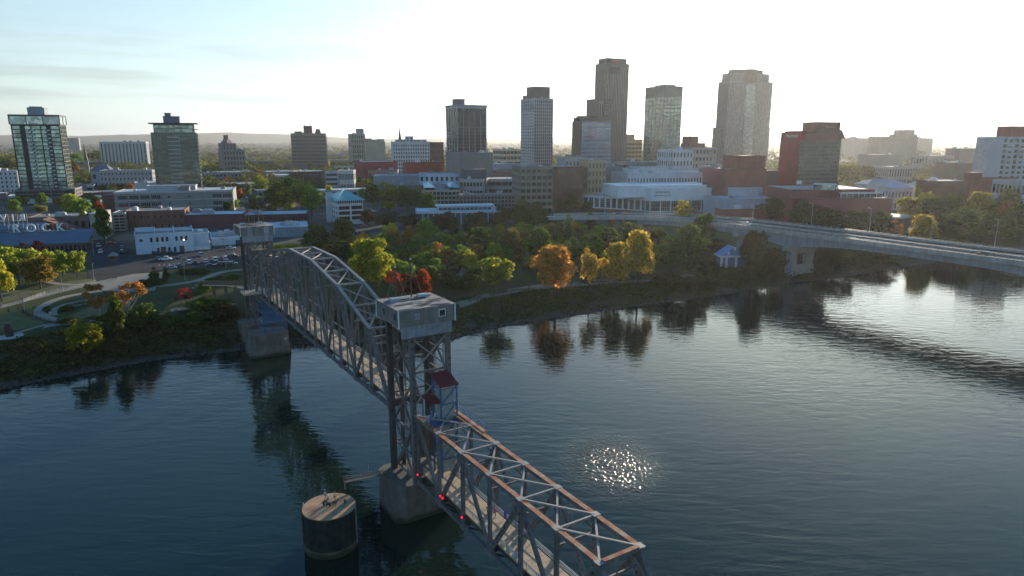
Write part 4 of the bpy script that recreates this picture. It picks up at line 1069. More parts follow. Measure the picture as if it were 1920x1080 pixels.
def apartments():
    o, w, d, h = site('apartment_tower', 'white apartment tower with balconies and red roof house at the right edge', 'apartment block', 1858, 1990, 257, 560, xl=1833, G=R(14))
    d = min(d, 30)
    vol(o, 0, 0, w, d, 0, h, wall=(.50, .51, .52), glass=(.05, .065, .07), nx=12, nz=14, pf=.42, sf=.36, roof=RG, nside=3, blank='L')
    MB().box(-.5, w*.18, -.8, -.3, 0, h+.3).build('blank_panel', M['wall'], o, (.48, .50, .53))
    for c in (.27, .42, .58, .73):
        mb = MB()
        for k in range(13):
            z = 4+k*(h-7)/13; mb.box(w*c-2, w*c+2, -1.7, -.3, z, z+.25); mb.box(w*c-2, w*c+2, -1.7, -1.6, z+.25, z+1.15)
        mb.build('balconies', M['wall'], o, (.55, .56, .57), kind='stuff')
    for k in range(12):
        z = 4+k*(h-7)/13; MB().box(-2, -.3, d*.3, d*.7, z, z+1.0).build('side_balcony', M['wall'], o, (.6, .6, .6))
    vol(o, w*.32, 4, w*.30, 12, h-.3, h+8.5, nx=0, wall=(.28, .07, .055), mat='brick')
apartments()
add('dark red brick warehouse below the white apartment tower', (1822, 1906, 334, 520, ('l', 1815)), G=R(8), wall=(.19, .055, .05), nx=0, mat='brick', roof=RW, extra=lambda o, w, d, h: MB().box(w*.0, w*.22, -.3, 8, h-1, h+4).build('step_gable', M['brick'], o, (.19, .055, .05)))
add('white block with dark square windows at the right edge beside the red warehouse', (1908, 1960, 340, 470, 20), G=R(8), wall=(.50, .50, .48), glass=(.03, .03, .03), nx=6, nz=3, pf=.3, sf=.4)
def gabled(label, geo, hh, wall, roofc, G=R(12), nx=4, nz=2, **k):
    o, w, d, h = add(label, geo, G=G, wall=wall, glass=G_D, nx=nx, nz=nz, pf=.55, sf=.5, roof=roofc, **k)
    mb = MB(); z = h+.3; e = .8
    mb.v += [(-e,-e,z),(w+e,-e,z),(w+e,d+e,z),(-e,d+e,z),(w*.30,d*.5,z+hh),(w*.70,d*.5,z+hh)]
    mb.f += [(0,1,5,4),(1,2,5),(2,3,4,5),(3,0,4),(3,2,1,0)]
    mb.build('hipped_roof', M['metalroof'], o, roofc)
    for i in range(1, 9): pass
    return o, w, d, h
gabled('white house with broad blue hipped roof between autumn trees', (1765, 1826, 353, 570, 18), 4.0, (.60, .60, .60), (.14, .20, .34), nx=7)
gabled('white old house with small blue-grey gable behind the red convention hall', (1672, 1712, 353, 560, 16), 3.6, (.55, .56, .57), (.16, .22, .33), nx=6)
gabled('long white museum wing with grey metal roof behind the red convention hall', (1626, 1700, 346, 610, 16), 4.2, (.58, .58, .58), (.20, .23, .26), nx=8, nz=1)
gabled('white pavilion with pale gable between the tall autumn tree and brick warehouse', (1722, 1758, 349, 620, 16), 4.0, (.6, .6, .6), (.3, .32, .34), nx=5)
add('low dark-red sheds with pale roofs left of the brick warehouse', (1755, 1818, 340, 520, 22), G=R(6), wall=(.15, .06, .05), nx=0, mat='brick', roof=RW, units=3)

# ---- concert hall
def concert_hall():
    o, w, d, h = site('concert_hall', 'white concert hall with tall windows along its front and a flat white roof', 'concert hall', 1220, 1354, 354, 512, depth=50, G=R(12))
    W_ = (.74, .76, .79)
    vol(o, 0, 0, w, d, 0, h, wall=W_, glass=(.05, .07, .075), nx=7, nz=1, pf=.08, sf=.10, base=4, crown=h*.42, roof=(.8,.8,.82), roofmat='metalroof', prot=.5)
    MB().box(0, w, -.9, -.5, 0, 3.2).build('brick_plinth', M['brick'], o, (.22, .07, .05))
    mb = MB()
    for i in range(32): mb.box(w*(.02+.03*i), w*(.02+.03*i)+.12, -.4, -.25, 3.4, h*.6)
    for k in range(4): mb.box(.3, w-.3, -.4, -.25, 4+k*h*.15, 4.15+k*h*.15)
    mb.build('mullions', M['plain'], o, (.45, .48, .50), kind='stuff')
    # upper auditorium block with bright roof
    vol(o, -22, 9, w+22, d-14, h-7, h+1.6, nx=0, wall=W_, roof=(.8, .8, .82), roofmat='metalroof')
    def txt(body, x, z, size): letters(body, o, (x, -.62, z), size, (math.pi/2, 0, 0), 'plain', (.12, .14, .17), .08, 'CENTER')
    txt('ROBINSON', 9.5, h-3.4, 2.2); txt('PERFORMANCE HALL', 9.5, h-5.6, 1.4)
    # long left wing at its own angle, tall windows each a part
    q, w2, d2, h2 = site('concert_hall', 'long white wing of the concert hall with a row of tall dark windows', 'concert hall', 1024, 1220, 362, 575, depth=34, G=R(-36))
    vol(q, 0, 0, w2, d2, 0, h2, nx=0, wall=W_, roof=(.45, .47, .48), units=5)
    n = 13; bw = w2*.70/n
    fr = MB().box(-bw*.36, bw*.36, -.12, -.02, 0, 7.4).mesh('window', M['darkglass'])
    mu = MB()
    for k in range(5): mu.box(-bw*.36, bw*.36, -.2, -.12, 1.5*k, 1.5*k+.18)
    for x in (-bw*.36, 0, bw*.33): mu.box(x-.06, x+.12, -.2, -.12, 0, 7.4)
    mum = mu.mesh('mullions', M['plain'])
    for i in range(n):
        wn = link('window', fr, q, loc=(w2*.27+bw*(i+.5), 0, 3.4)); link('mullions', mum, wn, color=(.4, .43, .45))
    wn = link('window', fr, q, loc=(w2*.06, 0, 3.4))
    MB().box(w2*.3, w2, -.4, -.05, 0, 2.6).build('brick_plinth', M['brick'], q, (.22, .07, .05))
    vol(q, w2*.62, 8, 12, 8, h2-.4, h2+3, nx=0, wall=W_)
concert_hall()
add('white box block right of the concert hall with pale flat roof', (1366, 1440, 352, 500, 16), G=R(6), wall=(.42, .45, .50), nx=0, roof=(.45, .48, .52))
add('low grey-roofed annex before the white box block', (1356, 1490, 374, 470, 30), G=R(10), wall=(.30, .35, .42), nx=0, roof=(.36, .42, .50), units=3)
add('red brick loading block under the grey annex', (1350, 1450, 393, 462, 8), G=R(10), wall=(.22, .06, .05), nx=0, mat='brick', roof=RW)
# ---- convention centre
def convention():
    o, w, d, h = site('convention_centre', 'long stepped red brick convention centre with a ribbon of glass', 'convention centre', 1488, 1674, 373, 450, depth=42, G=R(4))
    C_ = (.21, .055, .055)
    vol(o, 0, 0, w, d, 0, h, nx=0, wall=C_, mat='brick', roof=(.42, .38, .38))
    vol(o, w*.0, 6, w*.86, d, h-.3, h+5.5, nx=0, wall=C_, mat='brick', roof=(.42, .38, .36))
    vol(o, w*.5, 3.4, w*.42, 2.5, h+.2, h+3.6, wall=(.5, .5, .5), glass=G_D, nx=7, nz=1, pf=.1, sf=.1, roof=RW)
    vol(o, w*.1, -7, w*.5, 7, 0, h*.45, wall=(.4, .4, .4), glass=G_D, nx=8, nz=1, pf=.1, sf=.2, roof=(.45, .42, .42))
    MB().cyl((w*.92, -4), 13, 13, 0, h*.42, 28).build('round_hall', M['brick'], o, C_); MB().cyl((w*.92, -4), 13.6, 13.6, h*.42, h*.42+.9, 28).build('round_roof', M['roof'], o, (.36, .42, .40))
    MB().cyl((w*.38, 10), 7, 7, h+5.2, h+8.6, 20).build('skylight', M['glass'], o, (.3, .36, .34)); MB().cyl((w*.38, 10), 7.6, 7.6, h+8.6, h+9.1, 20).build('skylight_roof', M['plain'], o, (.5, .5, .5))
    for x in (w*.06, w*.12): MB().box(x, x+3.5, -.5, -.1, h*.5, h*.58).build('canopy', M['plain'], o, (.5, .45, .45))
convention()

# ---- middle
def teal_office():
    o, w, d, h = site('teal_roof_office', 'white office with turquoise hipped roof and dark glass bays', 'office building', 633, 680, 382, 452, xl=592, G=R(27))
    d = min(max(d, 22), 34)
    MB().box(0, w, 0, d, 0, h).build('wall', M['wall'], o, (.60, .60, .58))
    nxx, nzz = 2, 4; cw = w/nxx; ch = (h-1.5)/nzz
    pn = MB().box(-cw*.42, cw*.42, -.12, -.02, 0, ch*.66).mesh('window', M['darkglass'])
    ml = MB(); [ml.box(-cw*.42+cw*.84*i/6-.05, -cw*.42+cw*.84*i/6+.05, -.18, -.12, 0, ch*.66) for i in range(7)]; ml.box(-cw*.42, cw*.42, -.18, -.12, ch*.33, ch*.35); ml = ml.mesh('mullions', M['black'])
    for i in range(nxx):
        for k in range(1, nzz):
            wn = link('window', pn, o, loc=(cw*(i+.5), 0, .8+ch*k)); link('mullions', ml, wn)
    pl = MB().box(-.12, -.02, -1.6, 1.6, 0, ch*.55).mesh('window', M['glass'])
    for i in range(5):
        for k in range(nzz): link('window', pl, o, color=(.16, .2, .22), loc=(0, d*(i+.5)/5, .9+ch*k))
    MB().box(-.3, w+.3, -.3, d+.3, h, h+1.8).build('clerestory', M['darkglass'], o)
    mb = MB()
    for i in range(13): mb.box(w*i/12-.12, w*i/12+.12, -.45, -.3, h, h+1.8)
    for i in range(13): mb.box(-.45, -.3, d*i/12-.12, d*i/12+.12, h, h+1.8)
    mb.build('clerestory_posts', M['white'], o, kind='stuff')
    z = h+1.8; e = 1.6; mb = MB()
    mb.v += [(-e,-e,z),(w+e,-e,z),(w+e,d+e,z),(-e,d+e,z),(w*.42,d*.42,z+6),(w*.58,d*.58,z+6)]; mb.f += [(0,1,5,4),(1,2,5),(2,3,4,5),(3,0,4),(3,2,1,0)]
    mb.build('hipped_roof', M['metalroof'], o, (.05, .36, .38))
    mb = MB(); n = 14
    for i in range(1, n):
        x = -e+(w+2*e)*i/n; f = min(1, (x+e)/(w*.42+e) if x < w*.42 else (w+e-x)/(w*.42+e)); mb.beam((x, -e, z+.05), (x, -e+(d*.42+e)*f, z+.05+6*f), .08, .12)
    mb.build('roof_seams', M['metalroof'], o, (.04, .28, .30), kind='stuff')
    MB().box(w*.02-3.6, w*.02-.1, d*.52, d*.52+3.4, 0, h+6).build('stair_tower', M['wall'], o, (.58, .58, .58))
    mb = MB()
    for k in range(nzz+1): mb.box(-.35, w+.35, -.35, -.02, ch*k+.1, ch*k+.6)
    mb.build('floor_bands', M['wall'], o, (.62, .63, .63))
    B.append((o.location.x, o.location.y, w, d, R(27), h))
teal_office()
add('blue-white terraced block left of the parking decks', (786, 880, 326, 640, 26), G=R(6), wall=(.44, .54, .66), glass=G_D, nx=10, nz=3, pf=.5, sf=.5, roof=RG, units=2)
def hips(o, w, d, h):
    for (a, b, c, e_) in ((.0, .28, .0, .8), (.72, 1.0, .0, .7)):
        x0, x1, y0, y1 = w*a-.6, w*b+.6, d*c-.6, d*e_; z = h+.3; mb = MB()
        MB().box(x0+.6, x1-.6, y0+.6, y1-.4, h-.2, h+2.2).build('attic_glass', M['darkglass'], o); z = h+2.2
        mb.v += [(x0,y0,z),(x1,y0,z),(x1,y1,z),(x0,y1,z),((x0+x1)/2,(y0+y1)/2,z+2.6)]; mb.f += [(0,1,4),(1,2,4),(2,3,4),(3,0,4),(3,2,1,0)]
        mb.build('hipped_roof', M['metalroof'], o, (.09, .40, .45))
add('tan office with two turquoise hipped corner roofs', (796, 862, 357, 560, ('l', 784)), G=R(8), wall=(.42, .37, .30), glass=(.05, .05, .045), nx=9, nz=4, pf=.22, sf=.34, roof=RG, extra=hips)
add('grey brown stepped office wing right of the turquoise corner roofs', (862, 965, 366, 545, 20), G=R(8), wall=(.22, .20, .175), glass=G_D, nx=16, nz=4, pf=.35, sf=.45, roof=RG, units=4)
add('long pale parking deck with two dark openings, upper one', (905, 965, 336, 620, 34), G=R(4), wall=(.38, .38, .35), glass=(.02, .02, .02), nx=5, nz=3, pf=.06, sf=.5, pane='plain', roof=(.3, .32, .33), units=1)
add('sloping pale parking deck with dark square openings beside the blue-white block', (862, 905, 336, 600, 30), G=R(-10), wall=(.40, .41, .40), glass=(.02, .02, .02), nx=7, nz=3, pf=.22, sf=.5, pane='plain', roof=(.3, .32, .33))
add('low flat orange-roofed shops behind the pale parking deck', (905, 960, 322, 760, 30), G=R(10), wall=(.3, .14, .1), nx=0, roof=(.42, .16, .10), units=3)
add('blue-grey colonnaded low block behind the orange-roofed shops', (925, 992, 308, 800, 24), G=R(8), wall=(.40, .45, .52), glass=G_D, nx=20, nz=1, pf=.5, sf=.4, roof=RW)
add('dark grey low block before the windowless box', (870, 912, 318, 600, 20), G=R(10), wall=(.10, .11, .12), nx=0, roof=RG)
def library():
    o, w, d, h = site('library', 'low white modern pavilion with thin overhanging roof behind the park trees', 'library', 782, 945, 397, 455, xl=760, G=R(10))
    d = 22
    vol(o, 0, 0, w, d, 0, h, wall=(.55, .62, .66), glass=(.10, .14, .17), nx=16, nz=1, pf=.12, sf=.12, crown=.9, roof=(.50, .60, .64), units=1)
    vol(o, w*.25, 7, w*.62, 8, h-.3, h+2.6, wall=(.5, .56, .6), glass=(.12, .17, .2), nx=12, nz=1, pf=.1, sf=.2, roof=(.55, .6, .62))
    MB().box(w*.22, w*.9, 5, 17, h+2.8, h+3.2).build('roof_slab', M['plain'], o, (.6, .66, .7))
library()
add('dark brown brick block with pale panels behind the left trees', (543, 600, 322, 760, ('l', 532)), G=R(8), wall=(.11, .06, .05), glass=(.20, .19, .18), nx=8, nz=3, pf=.55, sf=.45, mat='brick', roof=RW)
add('small concrete parking ramp with white bands', (610, 632, 322, 740, 20), G=R(6), wall=(.5, .5, .5), glass=(.02, .02, .02), nx=1, nz=4, pf=.05, sf=.5, pane='plain')
add('white-banded office above a blue glass floor', (634, 662, 320, 720, 20), G=R(6), wall=(.55, .53, .5), glass=(.10, .16, .22), nx=10, nz=2, pf=.3, sf=.45, roof=RG)
add('long grey hall with small round-window wall', (700, 792, 330, 640, 34), G=R(8), wall=(.26, .29, .33), nx=0, roof=(.25, .29, .34), units=2)
add('low dark shopfront row before the long grey hall', (730, 790, 348, 600, 14), G=R(8), wall=(.14, .13, .12), glass=G_D, nx=14, nz=1, pf=.3, sf=.3, roof=RG)
add('low beige block with orange awnings in the middle distance', (690, 745, 319, 800, 20), G=R(6), wall=(.32, .22, .18), glass=(.3, .12, .06), nx=8, nz=1, pf=.3, sf=.3, roof=(.4, .44, .48), units=3)

# ---- left middle
def long_block():
    o, w, d, h = site('parking_block', 'long grey building with flat white roof and bands of windows', 'office building', 213, 436, 361, 505, xl=203, G=R(18))
    d = 38
    vol(o, 0, 0, w, d, 0, h, nx=0, wall=(.28, .27, .25), roof=(.50, .50, .49), units=6)
    for k, z in enumerate((h-1.2, h-6.6, h-11.8)): MB().box(-.3, w+.3, -.35, -.02, z, z+(1.4 if k == 0 else .5)).build('stone_band', M['wall'], o, (.46, .45, .43))
    wn = MB().box(-3.2, 3.2, -.14, -.02, 0, 2.5).mesh('window', M['darkglass']); ml = MB()
    for i in range(6): ml.box(-3.2+1.28*i-.08, -3.2+1.28*i+.08, -.22, -.14, 0, 2.5)
    ml = ml.mesh('mullions', M['plain'])
    sm = MB().box(-.6, .6, -.12, -.02, 0, 1.3).mesh('window', M['darkglass'])
    for k, z in enumerate((h-5.2, h-10.6, h-15.4)):
        for x in (.07, .16, .25, .34) if k < 2 else (.07, .16):
            q = link('window', wn, o, loc=(w*x, 0, z)); link('mullions', ml, q, color=(.4, .4, .4))
        for x in (.86, .95): q = link('window', wn, o, loc=(w*x, 0, z)); link('mullions', ml, q, color=(.4, .4, .4))
        for x in (.45, .62): link('window', sm, o, loc=(w*x, 0, z+.6))
    MB().box(w*.03, w*.09, -.5, -.1, h-10.8, h-8.8).build('red_awning', M['plain'], o, (.28, .04, .05))
    vol(o, w*.24, 14, w*.42, 12, h-.3, h+3.4, nx=0, wall=(.42, .42, .42), roof=RW)
    vol(o, w*.53, 3, w*.09, 10, h-.3, h+2.8, nx=0, wall=(.2, .2, .2))
    MB().box(-9, -.4, 4, 30, 0, h-2).build('brick_end', M['brick'], o, (.16, .06, .05))
long_block()
add('white and grey three-storey apartments behind the long grey building', (186, 284, 320, 720, 24), G=R(12), wall=(.36, .36, .37), glass=G_D, nx=14, nz=4, pf=.66, sf=.55, roof=RG)
gabled('dark grey gabled townhouse by the left street', (170, 207, 322, 760, 18), 7, (.30, .32, .36), (.14, .16, .19), G=R(12), nx=3, nz=2)
add('white apartment block with dark slot windows at the left edge', (-30, 31, 321, 700, 24), G=R(20), wall=(.52, .52, .54), glass=G_D, nx=7, nz=5, pf=.66, sf=.5, roof=RG)
add('reddish brick warehouse with small square windows before the long grey building', (232, 345, 397, 425, 22), G=R(18), wall=(.23, .10, .075), glass=G_D, nx=9, nz=2, pf=.80, sf=.7, mat='brick', roof=RG, units=3)
add('open concrete parking bays at the end of the brick warehouse', (211, 233, 400, 418, 20), G=R(18), wall=(.36, .35, .32), glass=(.02, .02, .02), nx=2, nz=6, pf=.1, sf=.4, pane='plain')
add('long maroon brick row with white parapet stretching to the crossroads', (345, 455, 404, 430, 24), G=R(14), wall=(.13, .05, .055), nx=0, mat='brick', roof=(.5, .55, .58), units=6)
add('dark maroon brick shop row with blinds east of the long brick row', (455, 574, 404, 440, 26), G=R(14), wall=(.10, .04, .04), glass=(.08, .06, .06), nx=22, nz=2, pf=.5, sf=.5, mat='brick', roof=(.40, .46, .5), units=4)
def white_hall():
    o, w, d, h = site('white_building', 'old white two-storey building with stepped parapets on the car park', 'building', 252, 362, 441.5, 338, xl=238, G=R(27))
    d = 26; Wc = (.52, .60, .70)
    MB().box(0, w, 0, d, 0, h).build('wall', M['wall'], o, Wc)
    nb = 3
    for i in range(nb):   # roof fields split by parapet walls
        MB().box(w*i/nb+.2, w*(i+1)/nb-.2, .3, d*.42, h+.02, h+.12).build('roof_field', M['tarroof'], o)
        MB().box(w*i/nb+.2, w*(i+1)/nb-.2, d*.42+.3, d-.3, h+.02, h+.14).build('roof_field', M['roof'], o, (.36, .33, .30))
    mb = MB()
    for i in range(nb+1): mb.box(w*i/nb-.18, w*i/nb+.18, -.15, d+.15, h-.2, h+1.0)
    mb.box(-.2, w+.2, -.22, .1, h-.3, h+.45); mb.box(-.2, w+.2, d*.42-.15, d*.42+.15, h, h+1.1); mb.box(0, w*.32, d*.40, d*.42, h, h+2.6)
    mb.build('parapet', M['wall'], o, Wc)
    tall = MB().box(-.55, .55, -.1, -.02, 0, 2.4).mesh('window', M['darkglass']); sill = MB().box(-.7, .7, -.2, -.02, -.2, 0).mesh('sill', M['white'])
    for x in (.27, .37, .46, .54, .70, .79, .87): q = link('window', tall, o, loc=(w*x, 0, h-4)); link('sill', sill, q)
    sq = MB().box(-.7, .7, -.1, -.02, 0, 1.3).mesh('window', M['darkglass']); link('window', sq, o, loc=(w*.1, 0, h-3.4)); link('window', sq, o, loc=(w*.28, 0, 1.0))
    for x in (.37, .56, .66): link('window', tall, o, loc=(w*x, 0, 1.4))
    for x in (.46, .78): MB().box(w*x-1.2, w*x+1.2, -.15, -.02, 0, 4.2).build('door', M['wood'], o)
    for i in range(4): q = MB().box(-.1, -.02, 4+5*i, 5+5*i, h-4, h-1.6).build('window', M['darkglass'], o)
    vol(o, w+.2, 6, w*.28, d-8, 0, h-1.4, nx=0, wall=Wc, roof=(.3, .3, .3)); MB().box(w*1.1, w*1.2, 12, 16, h-1.3, h-.4).build('roof_hatch', M['white'], o)
    B.append((o.location.x, o.location.y, w, d, R(27), h))
    # low garages at its side
    o2, w2, d2, h2 = site('garage', 'low white double garage leaning on the two-storey white building', 'garage', 362, 394, 457, 352, depth=12, G=R(27))
    vol(o2, 0, 0, w2, d2, 0, h2, nx=0, wall=Wc, roof=(.28, .26, .24))
    for x in (.3, .75): MB().box(w2*x-1.6, w2*x+1.6, -.3, -.05, 0, 2.6).build('garage_door', M['white'], o2)
    o3, w3, d3, h3 = site('white_building', 'long low white shed with blue loading door by the car park', 'building', 396, 458, 447, 366, depth=26, G=R(24))
    vol(o3, 0, 0, w3, d3, 0, h3, nx=0, wall=Wc, roof=(.36, .36, .36), units=3)
    MB().box(w3*.72, w3*.93, -.35, -.29, 0, 3.4).build('loading_door', M['plain'], o3, (.03, .06, .10))
    MB().box(w3*.25, w3*.4, -.33, -.29, h3-1.2, h3-.6).build('faded_sign', M['plain'], o3, (.36, .42, .55))
white_hall()
add('low grey sheds with jumbled pale roofs beyond the far bridge tower', (500, 578, 428, 395, 30), G=R(18), wall=(.24, .28, .33), nx=0, roof=(.46, .50, .54), units=7)
def market():
    o, w, d, h = site('market_hall', 'market hall with long blue-grey metal roofs and white rooftop letters', 'market hall', -60, 160, 462, 335, depth=14, G=R(18))
    vol(o, 0, 0, w, d, 0, h, wall=(.16, .13, .12), glass=(.03, .035, .04), nx=26, nz=1, pf=.3, sf=.3, roof=RG)
    mb = MB(); e = 1.4
    mb.quadbox([(-e,-e,h-.3),(w+e,-e,h-.3),(w+e,d+e,h+4.6),(-e,d+e,h+4.6),(-e,-e,h),(w+e,-e,h),(w+e,d+e,h+4.9),(-e,d+e,h+4.9)]); mb.build('metal_roof', M['metalroof'], o, (.13, .165, .215))
    mb = MB(); n = 90
    for i in range(n): x = -e+(w+2*e)*i/n; mb.beam((x,-e,h+.05), (x,d+e,h+4.95), .07, .12)
    mb.build('roof_seams', M['metalroof'], o, (.12, .15, .20), kind='stuff')
    vol(o, 0, d+1.5, w*.52, 22, 0, h+5.5, nx=0, wall=(.2, .1, .08), mat='brick', roof=RG)
    mb = MB(); mb.quadbox([(-e,d,h+4.7),(w*.56,d,h+4.7),(w*.56,d+8,h+8.2),(-e,d+8,h+8.2),(-e,d,h+5),(w*.56,d,h+5),(w*.56,d+8,h+8.5),(-e,d+8,h+8.5)]); mb.build('upper_roof', M['metalroof'], o, (.13, .16, .20))
    # brick gable
    mb = MB(); x0, x1, y = w*.50, w*.84, d+9; mb.v += [(x0,y,h+3),(x1,y,h+3),(x0+1,y,h+10),(x0,y+14,h+3),(x1,y+14,h+3),(x0+1,y+14,h+10)]; mb.f += [(0,1,2),(5,4,3),(1,4,5,2),(0,2,5,3)]
    mb.build('brick_gable', M['brick'], o, (.24, .09, .06))
    vol(o, w*.3, d+24, w*.62, 22, 0, h+9.5, wall=(.20, .12, .10), glass=G_D, nx=9, nz=2, pf=.45, sf=.5, mat='brick', roof=(.22, .24, .20), units=6)
    MB().box(w*.885, w*.925+4, d+23, d+46, 0, h+11).build('stone_corner', M['wall'], o, (.40, .37, .30))
    B.append((o.location.x, o.location.y, w, d+46, R(18), h))
    def sign(nm, label, body, px0, px1, pyb, py0, flip):
        P0, P1 = ay(px0, pyb, 352), ay(px1, pyb, 352); hh = (ay(px0, py0, 352) - P0).z
        s_ = thing(nm, label, 'sign', P0, R(18) if not flip else R(18))
        span = (P1-P0).length/math.cos(R(18))*1.05; n = len(body)
        for i, chh in enumerate(body):
            letters(chh, s_, (span*(i+.5)/n, 0, 0), hh*1.42, (math.pi/2, 0, 0), 'white', None, .22, 'CENTER', 'letter', .06, flip)
        mb = MB().box(0, span, .3, .42, -.1, .08).box(0, span, .3, .42, hh*.9, hh*.9+.15)
        for i in range(n*2+1): mb.box(span*i/(2*n)-.06, span*i/(2*n)+.06, .3, .42, -2.5, hh*.95)
        mb.build('sign_frame', M['galv'], s_)
    sign('rooftop_sign', 'big white ROCK letters standing on the blue-grey market roof', 'ROCK', 17, 104, 436, 421, False)
    sign('rooftop_sign', 'white back-to-front letters on a frame behind the ROCK sign', 'VIR', -2, 39, 415, 402, True)
market()
def booth():
    p = gt(213, 489); o = thing('ticket_booth', 'small wooden booth with pyramid roof in the car park', 'booth', p, R(20))
    MB().box(-1.5, 1.5, -1.5, 1.5, 0, 2.6).build('cabin', M['wood'], o); mb = MB(); e = 2.1
    mb.v += [(-e,-e,2.6),(e,-e,2.6),(e,e,2.6),(-e,e,2.6),(0,0,4.4)]; mb.f += [(0,1,4),(1,2,4),(2,3,4),(3,0,4),(3,2,1,0)]; mb.build('roof', M['strut'], o)
    MB().box(-.9, .9, -1.56, -1.5, 1.1, 2.1).build('window', M['darkglass'], o)
booth()
def steeples():
    for (px, yt, yb, Y, wd, lab) in ((161, 268, 300, 980, 5.5, 'slim dark church steeple left of the white slab hotel'), (750, 238, 268, 1000, 6, 'needle-thin dark church spire behind the white small-windowed tower')):
        b, t_ = ay(px, yb, Y), ay(px, yt, Y); g = hz(b.x, b.y)-1
        o = thing('church_steeple', lab, 'church steeple', (b.x, b.y, g), GR)
        MB().box(-wd/2, wd/2, -wd/2, wd/2, 0, b.z-g).build('belfry', M['wall'], o, (.3, .27, .24))
        MB().cyl((0,0), wd*.5, .15, b.z-g, t_.z-g, 8).build('spire', M['plain'], o, (.10, .08, .07)); MB().rod((0,0,t_.z-g-.5), (0,0,t_.z-g+3), .12).build('finial', M['plain'], o, (.1,.1,.1))
steeples()
def pavilion():
    p = gt(1352, 502); o = thing('park_pavilion', 'small white pavilion with blue tiled gable under the dark park trees', 'pavilion', p, R(8))
    w, d, h = 12, 7, 5
    for x in (0, 2.4, 7.4, 12): MB().box(x-.45, x+.45, -.5, .4, 0, h).build('pillar', M['white'], o)
    MB().box(.5, 11.5, .5, d, 0, h).build('wall', M['plain'], o, (.10, .16, .30)); MB().box(-.7, 12.7, -.7, d+.5, h, h+.8).build('cornice', M['white'], o)
    mb = MB(); mb.v += [(-.6,-.6,h+.8),(12.6,-.6,h+.8),(6,-.6,h+5),(-.6,d,h+.8),(12.6,d,h+.8),(6,d,h+5)]; mb.f += [(0,1,2),(5,4,3),(1,4,5,2),(0,2,5,3)]; mb.build('gable_roof', M['plain'], o, (.22, .30, .50))
    for x, z in ((3, 2.4), (6, 4.4), (9, 2.4)): MB().box(x-.5, x+.5, -.9, -.3, h+z-1.2, h+z+.4).build('step_block', M['white'], o)
pavilion()

# ---- fill: lower blocks of the middle and far city
def filler():
    rr = random.Random(21); n = 0
    cols = [((.42,.41,.39),'pale grey'), ((.20,.12,.10),'brown'), ((.50,.50,.50),'white'), ((.27,.25,.22),'drab'), ((.34,.31,.26),'beige'), ((.24,.07,.06),'brick red'), ((.20,.22,.25),'slate grey'), ((.14,.13,.13),'dark')]
    roofs = [((.6,.6,.6),'white'), ((.3,.3,.3),'grey'), ((.14,.14,.14),'dark'), ((.42,.46,.5),'bluish')]
    tries = 0; placed = [(b[0]+b[2]/2*math.cos(b[4]), b[1]+b[2]/2*math.sin(b[4]), max(b[2], b[3])*.62) for b in B]
    while n < 270 and tries < 15000:
        tries += 1
        Y = rr.choice([rr.uniform(560, 1000), rr.uniform(600, 1100), rr.uniform(900, 1700), rr.uniform(1500, 2600)]); az = rr.uniform(-.72, .74); X = Y*math.tan(az)
        s, t = st_of((X, Y))
        if s - lerp_tab(SHORE, t) < 430: continue
        w, d = rr.uniform(18, 55), rr.uniform(15, 35); h = rr.choice([4, 5, 6, 8, 10, 13])
        if abs(X + .44*Y - 0) < 0: continue
        if any((X-a)**2+(Y-b)**2 < (r+max(w, d)*.45)**2 for a, b, r in placed): continue
        placed.append((X, Y, max(w, d)*.55)); (wc, wn), (rc, rn) = rr.choice(cols), rr.choice(roofs)
        g = hz(X, Y)-1; o = thing('low_building', near_label('low %s %s-roofed block' % (wn, rn), X, Y), 'building', (X, Y, g), GR+rr.uniform(-.05, .05), 'low blocks of the far city')
        k = rr.random()
        if k < .35: vol(o, -w/2, -d/2, w, d, 0, h+1, nx=0, wall=wc, roof=rc, units=rr.randint(0, 3))
        else: vol(o, -w/2, -d/2, w, d, 0, h+1, wall=wc, glass=G_D, nx=rr.randint(5, 12), nz=max(1, int(h/3.6)), pf=rr.uniform(.3, .6), sf=rr.uniform(.4, .6), roof=rc, faces='FL', units=rr.randint(0, 3))
        B.append((X-w/2, Y-d/2, w, d, 0, h)); n += 1
    print('filler', n)
filler()
